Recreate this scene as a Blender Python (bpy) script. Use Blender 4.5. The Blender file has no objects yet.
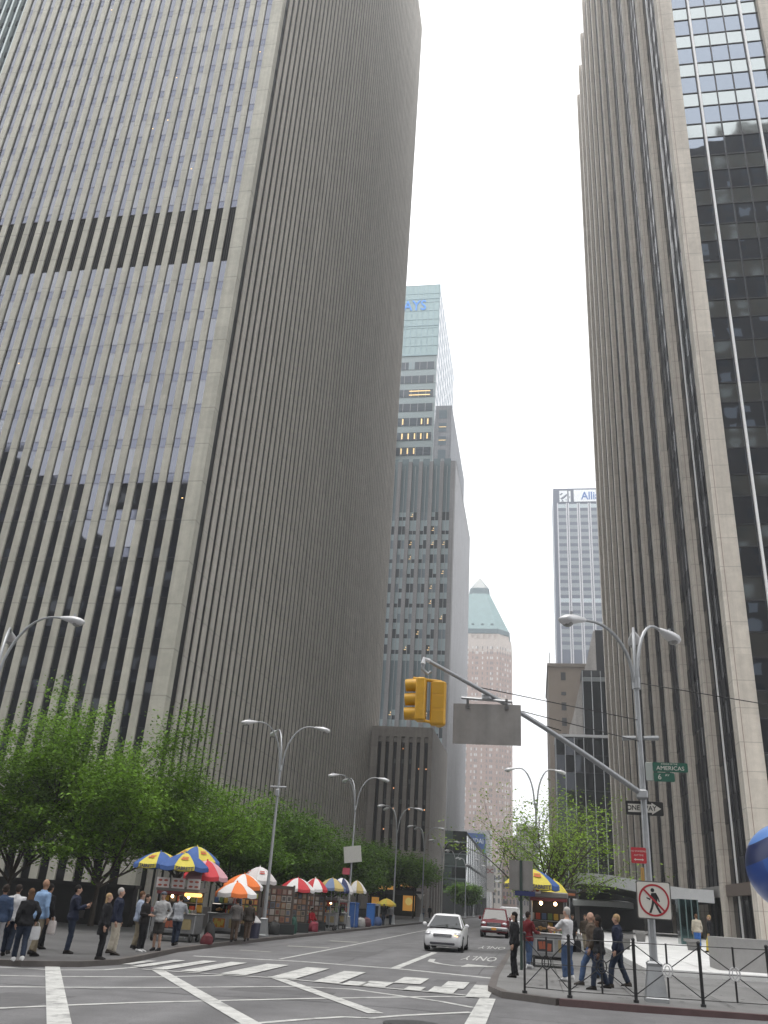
import bpy, bmesh, math, random
from mathutils import Vector, Matrix
random.seed(7)
SC = bpy.context.scene
COL = SC.collection
R = math.radians
# ------------------------------------------------------------------ camera
cam = bpy.data.objects.new('camera', bpy.data.cameras.new('camera')); COL.objects.link(cam)
cam.data.sensor_fit = 'VERTICAL'; cam.data.sensor_height = 36.0; cam.data.lens = 29.756
cam.data.clip_start = 0.1; cam.data.clip_end = 4000
cam.matrix_world = Matrix(((0.98536895, 0.01231162, 0.16998957, 0), (0.1593108, -0.42096033, -0.89297955, 0),
                           (0.06056485, 0.9069955, -0.41676261, 1.75), (0, 0, 0, 1)))
SC.camera = cam
# ------------------------------------------------------------------ overcast sky, weak soft sun
w = bpy.data.worlds.new('World'); SC.world = w; w.use_nodes = True
nt = w.node_tree; bg = nt.nodes['Background']
sky = nt.nodes.new('ShaderNodeTexSky'); sky.sky_type = 'NISHITA'; sky.sun_disc = False
sky.sun_elevation = R(80); sky.sun_rotation = R(200); sky.air_density = 1.0; sky.dust_density = 4.0; sky.ozone_density = 1.0
hs = nt.nodes.new('ShaderNodeHueSaturation'); hs.inputs['Saturation'].default_value = 0.10
mx = nt.nodes.new('ShaderNodeMix'); mx.data_type = 'RGBA'; mx.inputs[0].default_value = 0.75
nt.links.new(sky.outputs[0], hs.inputs['Color']); nt.links.new(hs.outputs[0], mx.inputs[6])
mx.inputs[7].default_value = (9.6, 9.7, 9.9, 1)
nt.links.new(mx.outputs[2], bg.inputs[0]); bg.inputs[1].default_value = 0.13
sl = bpy.data.lights.new('sun', 'SUN'); sl.energy = 1.0; sl.angle = R(30); sl.color = (1, 0.96, 0.9)
so = bpy.data.objects.new('sun', sl); COL.objects.link(so)
sd = Vector((-0.34 * math.cos(R(80)), -0.94 * math.cos(R(80)), math.sin(R(80))))
so.rotation_euler = (-sd).to_track_quat('-Z', 'Y').to_euler(); so.location = (0, -40, 160)
SC.view_settings.view_transform = 'Standard'; SC.view_settings.look = 'None'
SC.view_settings.exposure = 0.85; SC.view_settings.gamma = 1.0; SC.view_settings.use_curve_mapping = False
cy = SC.cycles
cy.max_bounces = 6; cy.diffuse_bounces = 3; cy.glossy_bounces = 3; cy.transmission_bounces = 4; cy.volume_bounces = 0
cy.transparent_max_bounces = 8; cy.use_denoising = True; cy.caustics_reflective = False; cy.caustics_refractive = False
# ------------------------------------------------------------------ helpers
SL = 0.018
def gz(x): return SL * max(-40, min(40, x))
MATS = {}
def mat(name, col, rough=.6, metal=0., noise=0., nscale=4., emis=0., spec=.5, bump=0., streak=0., island=0., stretch=(1, 1, 1)):
    if name in MATS: return MATS[name]
    m = bpy.data.materials.new(name); m.use_nodes = True; t = m.node_tree; b = t.nodes['Principled BSDF']
    b.inputs['Base Color'].default_value = (*col, 1); b.inputs['Roughness'].default_value = rough
    b.inputs['Metallic'].default_value = metal; b.inputs['Specular IOR Level'].default_value = spec
    if emis:
        b.inputs['Emission Color'].default_value = (*col, 1); b.inputs['Emission Strength'].default_value = emis
    cur = None
    def mulnode(fac_out, lo, hi):
        nonlocal cur
        mr = t.nodes.new('ShaderNodeMapRange'); mr.inputs[1].default_value = .25; mr.inputs[2].default_value = .75
        mr.inputs[3].default_value = lo; mr.inputs[4].default_value = hi
        t.links.new(fac_out, mr.inputs[0])
        mm = t.nodes.new('ShaderNodeMix'); mm.data_type = 'RGBA'; mm.blend_type = 'MULTIPLY'; mm.inputs[0].default_value = 1
        if cur is None: mm.inputs[6].default_value = (*col, 1)
        else: t.links.new(cur, mm.inputs[6])
        t.links.new(mr.outputs[0], mm.inputs[7]); cur = mm.outputs[2]
    geo = t.nodes.new('ShaderNodeNewGeometry')
    if noise:
        mp = t.nodes.new('ShaderNodeMapping'); mp.inputs['Scale'].default_value = stretch
        t.links.new(geo.outputs['Position'], mp.inputs[0])
        n = t.nodes.new('ShaderNodeTexNoise'); n.inputs['Scale'].default_value = nscale; n.inputs['Detail'].default_value = 6
        n.inputs['Roughness'].default_value = .65
        t.links.new(mp.outputs[0], n.inputs['Vector']); mulnode(n.outputs['Fac'], 1 - noise, 1 + noise)
        if bump:
            bp = t.nodes.new('ShaderNodeBump'); bp.inputs['Strength'].default_value = bump; bp.inputs['Distance'].default_value = .02
            t.links.new(n.outputs['Fac'], bp.inputs['Height']); t.links.new(bp.outputs[0], b.inputs['Normal'])
    if streak:
        mp = t.nodes.new('ShaderNodeMapping'); mp.inputs['Scale'].default_value = (2.2, 2.2, .05)
        t.links.new(geo.outputs['Position'], mp.inputs[0])
        n = t.nodes.new('ShaderNodeTexNoise'); n.inputs['Scale'].default_value = 1.; n.inputs['Detail'].default_value = 4
        t.links.new(mp.outputs[0], n.inputs['Vector']); mulnode(n.outputs['Fac'], 1 - streak, 1 + streak)
    if island:
        mulnode(geo.outputs['Random Per Island'], 1 - island, 1 + island)
    if cur is not None: t.links.new(cur, b.inputs['Base Color'])
    MATS[name] = m
    return m
def stone(name, col, joints, offset=0., rough=.75, noise=.12, streak=.15, dark=.62, lw=.03):
    """stone cladding: mottling, rain streaks and thin horizontal joints; joints = list of heights within one period"""
    m = mat(name, col, rough, noise=noise, nscale=1.6, streak=streak); t = m.node_tree; b = t.nodes['Principled BSDF']
    src = b.inputs['Base Color'].links[0].from_socket
    geo = t.nodes.new('ShaderNodeNewGeometry'); sp = t.nodes.new('ShaderNodeSeparateXYZ'); t.links.new(geo.outputs['Position'], sp.inputs[0])
    per = joints[0]
    md = t.nodes.new('ShaderNodeMath'); md.operation = 'FLOORED_MODULO'; md.inputs[1].default_value = per
    ad = t.nodes.new('ShaderNodeMath'); ad.operation = 'ADD'; ad.inputs[1].default_value = 50 * per - offset
    t.links.new(sp.outputs[2], ad.inputs[0]); t.links.new(ad.outputs[0], md.inputs[0])
    acc = None
    for j in joints[1:]:
        c = t.nodes.new('ShaderNodeMath'); c.operation = 'COMPARE'; c.inputs[1].default_value = j; c.inputs[2].default_value = lw
        t.links.new(md.outputs[0], c.inputs[0])
        if acc is None: acc = c.outputs[0]
        else:
            a = t.nodes.new('ShaderNodeMath'); a.operation = 'MAXIMUM'; t.links.new(acc, a.inputs[0]); t.links.new(c.outputs[0], a.inputs[1]); acc = a.outputs[0]
    # each block a slightly different tone
    fl = t.nodes.new('ShaderNodeVectorMath'); fl.operation = 'FLOOR'
    dv = t.nodes.new('ShaderNodeVectorMath'); dv.operation = 'DIVIDE'; dv.inputs[1].default_value = (1.31, 1.47, per / 2)
    t.links.new(geo.outputs['Position'], dv.inputs[0]); t.links.new(dv.outputs[0], fl.inputs[0])
    wn = t.nodes.new('ShaderNodeTexWhiteNoise'); t.links.new(fl.outputs[0], wn.inputs['Vector'])
    mr = t.nodes.new('ShaderNodeMapRange'); mr.inputs[3].default_value = .93; mr.inputs[4].default_value = 1.07; t.links.new(wn.outputs[0], mr.inputs[0])
    m0 = t.nodes.new('ShaderNodeMix'); m0.data_type = 'RGBA'; m0.blend_type = 'MULTIPLY'; m0.inputs[0].default_value = 1
    t.links.new(src, m0.inputs[6]); t.links.new(mr.outputs[0], m0.inputs[7])
    mm = t.nodes.new('ShaderNodeMix'); mm.data_type = 'RGBA'; mm.blend_type = 'MULTIPLY'
    t.links.new(acc, mm.inputs[0]); t.links.new(m0.outputs[2], mm.inputs[6]); mm.inputs[7].default_value = (dark, dark, dark, 1)
    t.links.new(mm.outputs[2], b.inputs['Base Color'])
    return m
def glass(name, col, rough=.03, wob=.02, metal=1.):
    m = mat(name, col, rough, metal); t = m.node_tree; b = t.nodes['Principled BSDF']
    geo = t.nodes.new('ShaderNodeNewGeometry')
    n = t.nodes.new('ShaderNodeTexNoise'); n.inputs['Scale'].default_value = .55; n.inputs['Detail'].default_value = 1
    t.links.new(geo.outputs['Position'], n.inputs['Vector'])
    bp = t.nodes.new('ShaderNodeBump'); bp.inputs['Strength'].default_value = wob; bp.inputs['Distance'].default_value = .3
    t.links.new(n.outputs['Fac'], bp.inputs['Height']); t.links.new(bp.outputs[0], b.inputs['Normal'])
    return m
def frame_of(d):
    d = d.normalized(); a = Vector((0, 0, 1)) if abs(d.z) < .9 else Vector((1, 0, 0))
    u = d.cross(a).normalized(); return u, u.cross(d).normalized()
class MB:
    def __init__(s): s.v = []; s.f = []; s.m = []
    def add(s, vs, fs, mi=0):
        o = len(s.v); s.v += [tuple(p) for p in vs]
        for f in fs: s.f.append(tuple(i + o for i in f)); s.m.append(mi)
        return s
    def quad(s, a, b, c, d, mi=0): return s.add([a, b, c, d], [(0, 1, 2, 3)], mi)
    def box(s, x0, y0, z0, x1, y1, z1, mi=0):
        return s.add([(x0, y0, z0), (x1, y0, z0), (x1, y1, z0), (x0, y1, z0), (x0, y0, z1), (x1, y0, z1), (x1, y1, z1), (x0, y1, z1)],
                     [(3, 2, 1, 0), (4, 5, 6, 7), (0, 1, 5, 4), (1, 2, 6, 5), (2, 3, 7, 6), (3, 0, 4, 7)], mi)
    def cbox(s, c, d, mi=0, rot=None, taper=1.):
        hx, hy, hz = d[0] / 2, d[1] / 2, d[2] / 2; vs = []
        for sz, k in ((-1, 1.), (1, taper)):
            for sx, sy in ((-1, -1), (1, -1), (1, 1), (-1, 1)):
                p = Vector((sx * hx * k, sy * hy * k, sz * hz))
                if rot is not None: p = rot @ p
                vs.append(p + Vector(c))
        return s.add(vs, [(3, 2, 1, 0), (4, 5, 6, 7), (0, 1, 5, 4), (1, 2, 6, 5), (2, 3, 7, 6), (3, 0, 4, 7)], mi)
    def bbox(s, c, d, bev=.03, mi=0):
        """box with chamfered vertical and top edges"""
        hx, hy, hz = d[0] / 2, d[1] / 2, d[2] / 2
        def ring(k, z):
            x, y = hx - k, hy - k; e = bev
            return [Vector(c) + Vector(p + (z,)) for p in ((-x + e, -y), (x - e, -y), (x, -y + e), (x, y - e), (x - e, y), (-x + e, y), (-x, y - e), (-x, -y + e))]
        return s.loft([ring(bev, -hz), ring(0, -hz + bev), ring(0, hz - bev), ring(bev, hz)], mi)
    def loft(s, rings, mi=0, caps=True):
        n = len(rings[0]); vs = [p for r in rings for p in r]; fs = []
        for i in range(len(rings) - 1):
            for j in range(n):
                k = (j + 1) % n; fs.append((i * n + j, i * n + k, (i + 1) * n + k, (i + 1) * n + j))
        if caps: fs.append(tuple(range(n - 1, -1, -1))); fs.append(tuple((len(rings) - 1) * n + j for j in range(n)))
        return s.add(vs, fs, mi)
    def tube(s, path, rad, n=8, mi=0, caps=True):
        path = [Vector(p) for p in path]; rings = []
        if not isinstance(rad, (list, tuple)): rad = [rad] * len(path)
        u = None
        for i, p in enumerate(path):
            d = (path[min(i + 1, len(path) - 1)] - path[max(i - 1, 0)])
            if u is None: u, v = frame_of(d)
            else:
                d.normalize(); u = (u - d * u.dot(d)).normalized()
            v = u.cross(d.normalized())
            rings.append([p + (u * math.cos(2 * math.pi * k / n) + v * math.sin(2 * math.pi * k / n)) * rad[i] for k in range(n)])
        return s.loft(rings, mi, caps)
    def ell(s, c, r, nu=10, nv=7, mi=0, rot=None):
        c = Vector(c); rings = []
        for i in range(nv + 1):
            a = math.pi * (i + .0) / nv; a = max(.06, min(math.pi - .06, a)); ring = []
            for k in range(nu):
                b = 2 * math.pi * k / nu
                p = Vector((r[0] * math.sin(a) * math.cos(b), r[1] * math.sin(a) * math.sin(b), -r[2] * math.cos(a)))
                if rot is not None: p = rot @ p
                ring.append(c + p)
            rings.append(ring)
        return s.loft(rings, mi)
    def ladder(s, pa, pb, zs, mis):
        o = len(s.v)
        for z in zs: s.v += [(pa[0], pa[1], z), (pb[0], pb[1], z)]
        for k, mi in enumerate(mis): s.f.append((o + 2 * k, o + 2 * k + 1, o + 2 * k + 3, o + 2 * k + 2)); s.m.append(mi)
        return s
    def prism(s, poly, z0, z1, mi=0, zf=None):
        n = len(poly); zf = zf or (lambda x: 0)
        vs = [(x, y, z0 + zf(x)) for x, y in poly] + [(x, y, z1 + zf(x)) for x, y in poly]
        return s.add(vs, [tuple(range(n - 1, -1, -1)), tuple(range(n, 2 * n))] + [(i, (i + 1) % n, n + (i + 1) % n, n + i) for i in range(n)], mi)
    def xzprism(s, poly, y0, y1, mi=0):
        n = len(poly); vs = [(x, y0, z) for x, z in poly] + [(x, y1, z) for x, z in poly]
        return s.add(vs, [tuple(range(n)), tuple(range(2 * n - 1, n - 1, -1))] + [(i, n + i, n + (i + 1) % n, (i + 1) % n) for i in range(n)], mi)
    def build(s, name, mats, parent=None, smooth=False, world=True, weld=False):
        me = bpy.data.meshes.new(name); vs = s.v
        if parent is not None and world:
            inv = mtx(parent).inverted(); vs = [inv @ Vector(p) for p in vs]
        me.from_pydata(vs, [], s.f)
        if not isinstance(mats, (list, tuple)): mats = [mats]
        for m in mats: me.materials.append(m)
        me.polygons.foreach_set('material_index', s.m)
        bm = bmesh.new(); bm.from_mesh(me); bmesh.ops.recalc_face_normals(bm, faces=bm.faces) if weld is not None else None
        bm.to_mesh(me); bm.free()
        if smooth:
            me.polygons.foreach_set('use_smooth', [True] * len(me.polygons))
            try: me.set_sharp_from_angle(angle=R(40))
            except Exception: pass
        me.update()
        o = bpy.data.objects.new(name, me); COL.objects.link(o)
        if parent is not None: o.parent = parent
        return o
def mtx(o):
    m = Matrix.Translation(o.location) @ o.rotation_euler.to_matrix().to_4x4() @ Matrix.Diagonal((*o.scale, 1))
    return mtx(o.parent) @ m if o.parent else m
def tag(o, label=None, cat=None, group=None, kind=None):
    if label: o['label'] = label
    if cat: o['category'] = cat
    if group: o['group'] = group
    if kind: o['kind'] = kind
    return o
def thing(name, label, cat, loc=(0, 0, 0), rz=0., group=None, scale=1.):
    o = bpy.data.objects.new(name, None); COL.objects.link(o); o.location = loc; o.rotation_euler = (0, 0, rz)
    o.scale = (scale, scale, scale); o.empty_display_size = .3
    return tag(o, label, cat, group)
def copy_tree(o, parent=None):
    c = o.copy(); COL.objects.link(c); c.parent = parent
    for ch in list(o.children): copy_tree(ch, c)
    return c
def text(body, size, m, name, parent, loc, rot, align='CENTER', ext=.004, world=True, sx=1., bold=0.):
    cu = bpy.data.curves.new(name, 'FONT'); cu.body = body; cu.size = size; cu.extrude = ext; cu.align_x = align; cu.align_y = 'CENTER'; cu.offset = bold
    cu.resolution_u = 3
    t = bpy.data.objects.new(name, cu); COL.objects.link(t)
    bpy.context.view_layer.update()
    me = bpy.data.meshes.new_from_object(t.evaluated_get(bpy.context.evaluated_depsgraph_get()))
    bpy.data.objects.remove(t); me.materials.clear(); me.materials.append(m)
    M4 = Matrix.Translation(loc) @ (rot if isinstance(rot, Matrix) else Matrix.Rotation(0, 4, 'X')) @ Matrix.Diagonal((sx, 1, 1, 1))
    if parent is not None and world: M4 = mtx(parent).inverted() @ M4
    me.transform(M4)
    o = bpy.data.objects.new(name, me); COL.objects.link(o)
    if parent is not None: o.parent = parent
    return o
def facing(a):
    """rotation standing text up; a = 0 reads from -Y; turned by a about Z"""
    return Matrix.Rotation(a, 4, 'Z') @ Matrix.Rotation(R(90), 4, 'X')
def remeshed(mb, voxel, mats, name, parent, iters=2, folds=0.):
    tmp = mb.build('tmp', mats, None); md = tmp.modifiers.new('r', 'REMESH'); md.mode = 'VOXEL'; md.voxel_size = voxel
    sm = tmp.modifiers.new('s', 'SMOOTH'); sm.factor = .5; sm.iterations = iters
    bpy.context.view_layer.update()
    me = bpy.data.meshes.new_from_object(tmp.evaluated_get(bpy.context.evaluated_depsgraph_get()))
    old = tmp.data; bpy.data.objects.remove(tmp); bpy.data.meshes.remove(old)
    me.materials.clear()
    for m in (mats if isinstance(mats, (list, tuple)) else [mats]): me.materials.append(m)
    if folds:
        from mathutils import noise as nz
        sd_ = Vector((len(bpy.data.objects) * 1.7, 0, 0))
        for v in me.vertices:
            q = v.co; k = nz.noise(Vector((q.x * 9, q.y * 9, q.z * 15)) + sd_) + .6 * nz.noise(Vector((q.x * 22, q.y * 22, q.z * 30)) + sd_)
            v.co = q + v.normal * k * folds
    me.polygons.foreach_set('use_smooth', [True] * len(me.polygons))
    me.name = name
    o = bpy.data.objects.new(name, me); COL.objects.link(o); o.parent = parent
    return o
def arc(n, f): return [f(i / (n - 1)) for i in range(n)]
# ------------------------------------------------------------------ ground
asphalt = mat('asphalt', (.135, .133, .136), .85, noise=.24, nscale=.9, bump=.25)
def second_noise(m, sc, lo, hi, stretch):
    t = m.node_tree; b = t.nodes['Principled BSDF']; src = b.inputs['Base Color'].links[0].from_socket; geo = t.nodes.new('ShaderNodeNewGeometry')
    mp = t.nodes.new('ShaderNodeMapping'); mp.inputs['Scale'].default_value = stretch; t.links.new(geo.outputs['Position'], mp.inputs[0])
    n = t.nodes.new('ShaderNodeTexNoise'); n.inputs['Scale'].default_value = sc; n.inputs['Detail'].default_value = 5; t.links.new(mp.outputs[0], n.inputs['Vector'])
    mr = t.nodes.new('ShaderNodeMapRange'); mr.inputs[1].default_value = .3; mr.inputs[2].default_value = .65; mr.inputs[3].default_value = lo; mr.inputs[4].default_value = hi; t.links.new(n.outputs['Fac'], mr.inputs[0])
    x = t.nodes.new('ShaderNodeMix'); x.data_type = 'RGBA'; x.blend_type = 'MULTIPLY'; x.inputs[0].default_value = 1; t.links.new(src, x.inputs[6]); t.links.new(mr.outputs[0], x.inputs[7]); t.links.new(x.outputs[2], b.inputs['Base Color'])
second_noise(asphalt, .8, .78, 1.12, (1, .12, 1)); second_noise(asphalt, 40, .85, 1.15, (1, 1, 1))
paint = mat('road_paint', (.50, .50, .48), .75, noise=.20, nscale=3.2)
def wear(m, lo=.34, hi=.47, amount=.85):
    t = m.node_tree; b = t.nodes['Principled BSDF']; src = b.inputs['Base Color'].links[0].from_socket; geo = t.nodes.new('ShaderNodeNewGeometry')
    n = t.nodes.new('ShaderNodeTexNoise'); n.inputs['Scale'].default_value = 2.4; n.inputs['Detail'].default_value = 9; n.inputs['Roughness'].default_value = .72; t.links.new(geo.outputs['Position'], n.inputs['Vector'])
    mr = t.nodes.new('ShaderNodeMapRange'); mr.inputs[1].default_value = lo; mr.inputs[2].default_value = hi; mr.inputs[3].default_value = amount; mr.inputs[4].default_value = 0; t.links.new(n.outputs['Fac'], mr.inputs[0])
    x = t.nodes.new('ShaderNodeMix'); x.data_type = 'RGBA'; t.links.new(mr.outputs[0], x.inputs[0]); t.links.new(src, x.inputs[6]); x.inputs[7].default_value = (.12, .118, .12, 1); t.links.new(x.outputs[2], b.inputs['Base Color'])
wear(paint, .36, .50, .6)
worn = mat('worn_paint', (.30, .30, .27), .8, noise=.25, nscale=4)
walk = mat('sidewalk_concrete', (.17, .168, .165), .8, noise=.16, nscale=1.1)
kerbm = mat('kerb_stone', (.10, .088, .082), .7, noise=.18, nscale=3)
redkerb = mat('kerb_steel', (.10, .06, .06), .7, noise=.2, nscale=3)
plazam = mat('plaza_granite', (.66, .66, .65), .6, noise=.06, nscale=2)
def sheet(name, xs, y0, y1, zoff, m):
    b = MB()
    for a, c in zip(xs[:-1], xs[1:]): b.quad((a, y0, gz(a) + zoff), (c, y0, gz(c) + zoff), (c, y1, gz(c) + zoff), (a, y1, gz(a) + zoff))
    return tag(b.build(name, m), kind='structure')
sheet('road', [-500, -40, 40, 500], -250, 1300, 0, asphalt)
left_walk = [(-12.1, 900), (-12.1, 36), (-11.85, 30), (-11.15, 25.5), (-10.95, 23.7), (-11.3, 22.4), (-12.3, 21.6), (-14, 21.25), (-120, 21.0), (-120, 900)]
right_walk = [(-1.0, 900), (-1.0, 26), (-.93, 22.6), (-.6, 21.4), (.5, 20.55), (2, 20.25), (120, 19.8), (120, 900)]
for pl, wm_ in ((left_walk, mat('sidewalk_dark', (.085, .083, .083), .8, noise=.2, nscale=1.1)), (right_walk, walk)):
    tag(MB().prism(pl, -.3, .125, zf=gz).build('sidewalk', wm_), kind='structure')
def kerb(line, m):
    b = MB(); pts = [Vector((x, y, 0)) for x, y in line]; rings = []
    for i, p in enumerate(pts):
        d = (pts[min(i + 1, len(pts) - 1)] - pts[max(i - 1, 0)]).normalized(); nn = Vector((d.y, -d.x, 0))
        a = p - nn * .02; c = p + nn * .17
        rings.append([(a.x, a.y, gz(a.x) - .2), (a.x, a.y, gz(a.x) + .13), (c.x, c.y, gz(c.x) + .13), (c.x, c.y, gz(c.x) - .2)])
    return tag(b.loft(rings).build('kerb', m), kind='structure')
kerb(list(reversed(left_walk[0:-1])), kerbm); kerb(right_walk[0:5], kerbm); kerb(right_walk[4:-1], redkerb)
# sidewalk flag joints (thin dark grooves laid as sheets just above the slab)
jm = mat('joint_dark', (.085, .083, .08), .9)
jb = MB()
def strip(b, p, q, wd, zo, mi=0):
    p = Vector((p[0], p[1], 0)); q = Vector((q[0], q[1], 0)); d = (q - p).normalized(); n = Vector((-d.y, d.x, 0)) * wd / 2
    b.quad(*[(v.x, v.y, gz(v.x) + zo) for v in (p - n, q - n, q + n, p + n)], mi)
for k in range(24): strip(jb, (-1 + .3, 24 + 1.55 * k), (3.3, 24 + 1.55 * k), .025, .1295)
for x in (.6, 2.1): strip(jb, (x, 22), (x, 62), .025, .1295)
for k in range(26): strip(jb, (-12.45, 26 + 1.55 * k), (-18, 26 + 1.55 * k), .025, .1295)
for x in (-14, -15.6): strip(jb, (x, 23), (x, 70), .025, .1295)
for k in range(40): strip(jb, (4 + 1.55 * k, 20.8), (4 + 1.55 * k, 30.5), .025, .1295)
strip(jb, (3.3, 25.5), (60, 25.5), .025, .1295)
tag(jb.build('paving_joints', jm), kind='structure')
second_noise(walk, .6, .80, 1.1, (1, 1, 1)); second_noise(MATS['sidewalk_dark'], .6, .78, 1.12, (1, 1, 1)); second_noise(walk, 30, .9, 1.1, (1, 1, 1))
gs = MB(); rg = random.Random(9)
for k in range(150):
    x, y = (rg.uniform(-.2, 7), rg.uniform(21.2, 32)) if k < 90 else (rg.uniform(-17, -11.6), rg.uniform(22.5, 42)); q = rg.uniform(.025, .07)
    if k < 90 and x > 3.2 and y > 31: continue
    gs.add([(x + q * math.cos(a) * rg.uniform(.7, 1.2), y + q * math.sin(a) * rg.uniform(.7, 1.2), gz(x) + .1315) for a in [math.pi * j / 4 for j in range(8)]], [tuple(range(8))])
tag(gs.build('pavement_stains', mat('gum_dark', (.06, .058, .056), .9)), kind='structure')
second_noise(plazam, 1.2, .88, 1.05, (1, 1, 1))
plaza = MB().prism([(3.4, 31.2), (90, 31.2), (90, 62.3), (14, 62.3), (14, 100), (3.4, 100)], .0, .27, zf=gz)
tag(plaza.build('plaza', plazam), kind='structure')
pj = MB()
for k in range(10): strip(pj, (3.4, 34 + 3.0 * k), (60, 34 + 3.0 * k), .03, .2745)
for k in range(16): strip(pj, (5.4 + 3 * k, 31.2), (5.4 + 3 * k, 62), .03, .2745)
tag(pj.build('plaza_joints', mat('plaza_joint', (.48, .48, .47), .8)), kind='structure')
# ------------------------------------------------------------------ painted markings
def ribbon(b, pts, wd, zo=.004, mi=0):
    pts = [Vector((x, y, 0)) for x, y in pts]; L = []
    for i, p in enumerate(pts):
        d = (pts[min(i + 1, len(pts) - 1)] - pts[max(i - 1, 0)]).normalized(); n = Vector((-d.y, d.x, 0)) * wd / 2
        L.append((p - n, p + n))
    for (a, c), (e, g_) in zip(L[:-1], L[1:]):
        b.quad(*[(v.x, v.y, gz(v.x) + zo) for v in (a, e, g_, c)], mi)
b = MB()
for k, ln in enumerate([[(-14, 20.6), (-12.69, 20.95), (-11.14, 21.2), (-10.35, 21.99), (-9.96, 24.2)],
           [(-16, 15.8), (-11.35, 19.13), (-10.4, 19.6), (-8.54, 21.11), (-7.52, 22.5)],
           [(-15, 13.2), (-10.06, 17.05), (-9.03, 17.73), (-7.57, 18.81), (-5.18, 20.95), (-4.0, 21.1), (-1.92, 19.72), (-1.2, 18.95)],
           [(-12, 10.5), (-8.31, 14.21), (-7.64, 15.12), (-6.82, 16.14), (-4.53, 18.45), (-3.52, 19.38), (-2.03, 20.72), (-1.31, 21.1)],
           [(-6, 11.6), (-4.41, 14.31), (-3.74, 15.37), (-3.19, 16.1), (-2.72, 16.2), (-2.33, 16.82), (-1.19, 18.1)]]):
    ribbon(b, ln, .15, .004 + .0009 * k)
tag(b.build('hatch_marking', paint), kind='structure')
b = MB()
for k, (ln, wd) in enumerate([([(-11.66, 21.9), (-6.7, 13.1), (-5.2, 10.4)], .34), ([(-9.36, 22.9), (-4.3, 14.5), (-2.4, 11.3)], .31), ([(-6.38, 23.0), (-2.76, 16.87)], .30), ([(-1.02, 20.9), (-1.0, 16.4), (-.98, 12)], .34)]):
    ribbon(b, ln, wd, .0095 + .001 * k)
tag(b.build('box_marking', paint), kind='structure')
b = MB(); ribbon(b, [(-10.65, 28.79), (-7.33, 29.2), (-4.01, 28.5), (-1.16, 26.94)], .28, .004); tag(b.build('stop_line', paint), kind='structure')
b = MB(); ribbon(b, [(-9.69, 22.75), (-7.47, 22.6), (-6.16, 22.62), (-4.02, 22.0), (-2.11, 21.5), (-1.2, 21.2)], .14, .0145); tag(b.build('crosswalk_edge', paint), kind='structure')
b = MB()
bars = [(-10.6, 23.8, 25.6, .26), (-10.1, 23.3, 26.4, .34), (-9.35, 23.0, 26.9, .42), (-8.5, 22.9, 27.0, .5), (-7.35, 22.8, 27.1, .66), (-6.05, 22.6, 26.7, .66), (-4.87, 22.2, 26.1, .62)]
for x, y0, y1, wd in bars: ribbon(b, [(x, y0), (x - .05, y1)], wd, .0195)
for x, y0, y1, wd in [(-3.72, 21.95, 23.4, .6), (-3.1, 23.3, 25.3, .66), (-2.1, 21.5, 23.0, .58), (-1.95, 22.8, 24.8, .55), (-1.25, 20.9, 24.2, .5), (-4.2, 21.9, 23.0, .5), (-2.75, 21.6, 22.6, .4)]: ribbon(b, [(x, y0), (x, y1)], wd, .0195)
tag(b.build('crosswalk_bars', paint), kind='structure')
b = MB(); ribbon(b, [(-8.05, 29.6), (-8.1, 40), (-8.46, 68), (-8.5, 120)], .13, .009); ribbon(b, [(-4.18, 28.7), (-4.13, 39.5)], .26, .009)
for k in range(2): ribbon(b, [(-4.13, 45 + 9 * k), (-4.13, 48 + 9 * k)], .13, .009)
tag(b.build('lane_line', paint), kind='structure')
b = MB(); ribbon(b, [(-10.1, 38.2), (-8.4, 38.5)], .55, .004); ribbon(b, [(-9.9, 45.3), (-8.5, 45.3)], .8, .004); ribbon(b, [(-10.6, 33.4), (-9.4, 33.3)], .3, .004)
tag(b.build('worn_marking', worn), kind='structure')
b = MB(); ribbon(b, [(-2.0, 32.0), (-2.6, 31.5), (-3.2, 32.2), (-3.6, 33.2), (-3.7, 34.7)], .22, .004)
b.add([(x, y, gz(x) + .0055) for x, y in ((-1.25, 32.2), (-2.4, 31.2), (-2.3, 32.9))], [(0, 1, 2)])
tag(b.build('turn_arrow', paint), kind='structure')
rotg = Matrix.Rotation(math.atan(SL), 4, 'Y').inverted()
for (yy, lab) in ((37.0, 1), (47.6, 2)):
    t = text('ONLY', 1.0, paint, 'road_lettering', None, (-2.1, yy, gz(-2.1) + .009), rotg @ Matrix.Rotation(math.pi, 4, 'Z') @ Matrix.Diagonal((.48, 4.4, 1, 1)), ext=.0)
    tag(t, kind='structure')
pb = MB(); rp = random.Random(4)
for (x, y, a, c) in ((-7.5, 33, 1.6, 4.2), (-5.4, 52, 1.2, 6), (-9.6, 60, 1.4, 5), (-2.6, 24.6, 1.1, .8), (-6.3, 19.2, 2.2, .9), (-9.5, 14, 1.4, 2.4), (3.5, 16.5, 3.0, 1.2), (-3.0, 41.5, 1.2, 2.2)):
    pb.quad(*[(x + u * a, y + v * c, gz(x + u * a) + .002) for u, v in ((0, 0), (1, .02), (.97, 1), (.03, .98))])
tag(pb.build('road_patch', mat('asphalt_patch', (.105, .103, .105), .9, noise=.2, nscale=2)), kind='structure')
cb = MB()
for (p, q) in (((-11.5, 17.5), (-4, 18.2)), ((-4, 18.2), (1.5, 17.3)), ((-6.1, 29.6), (-6.3, 44)), ((-10.4, 36), (-10.5, 60)), ((-1.6, 28), (-1.5, 60))):
    pts = [Vector(p).lerp(Vector(q), k / 14) + Vector((rp.uniform(-.08, .08), rp.uniform(-.08, .08))) for k in range(15)]; ribbon(cb, [tuple(v) for v in pts], .03, .003)
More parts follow.
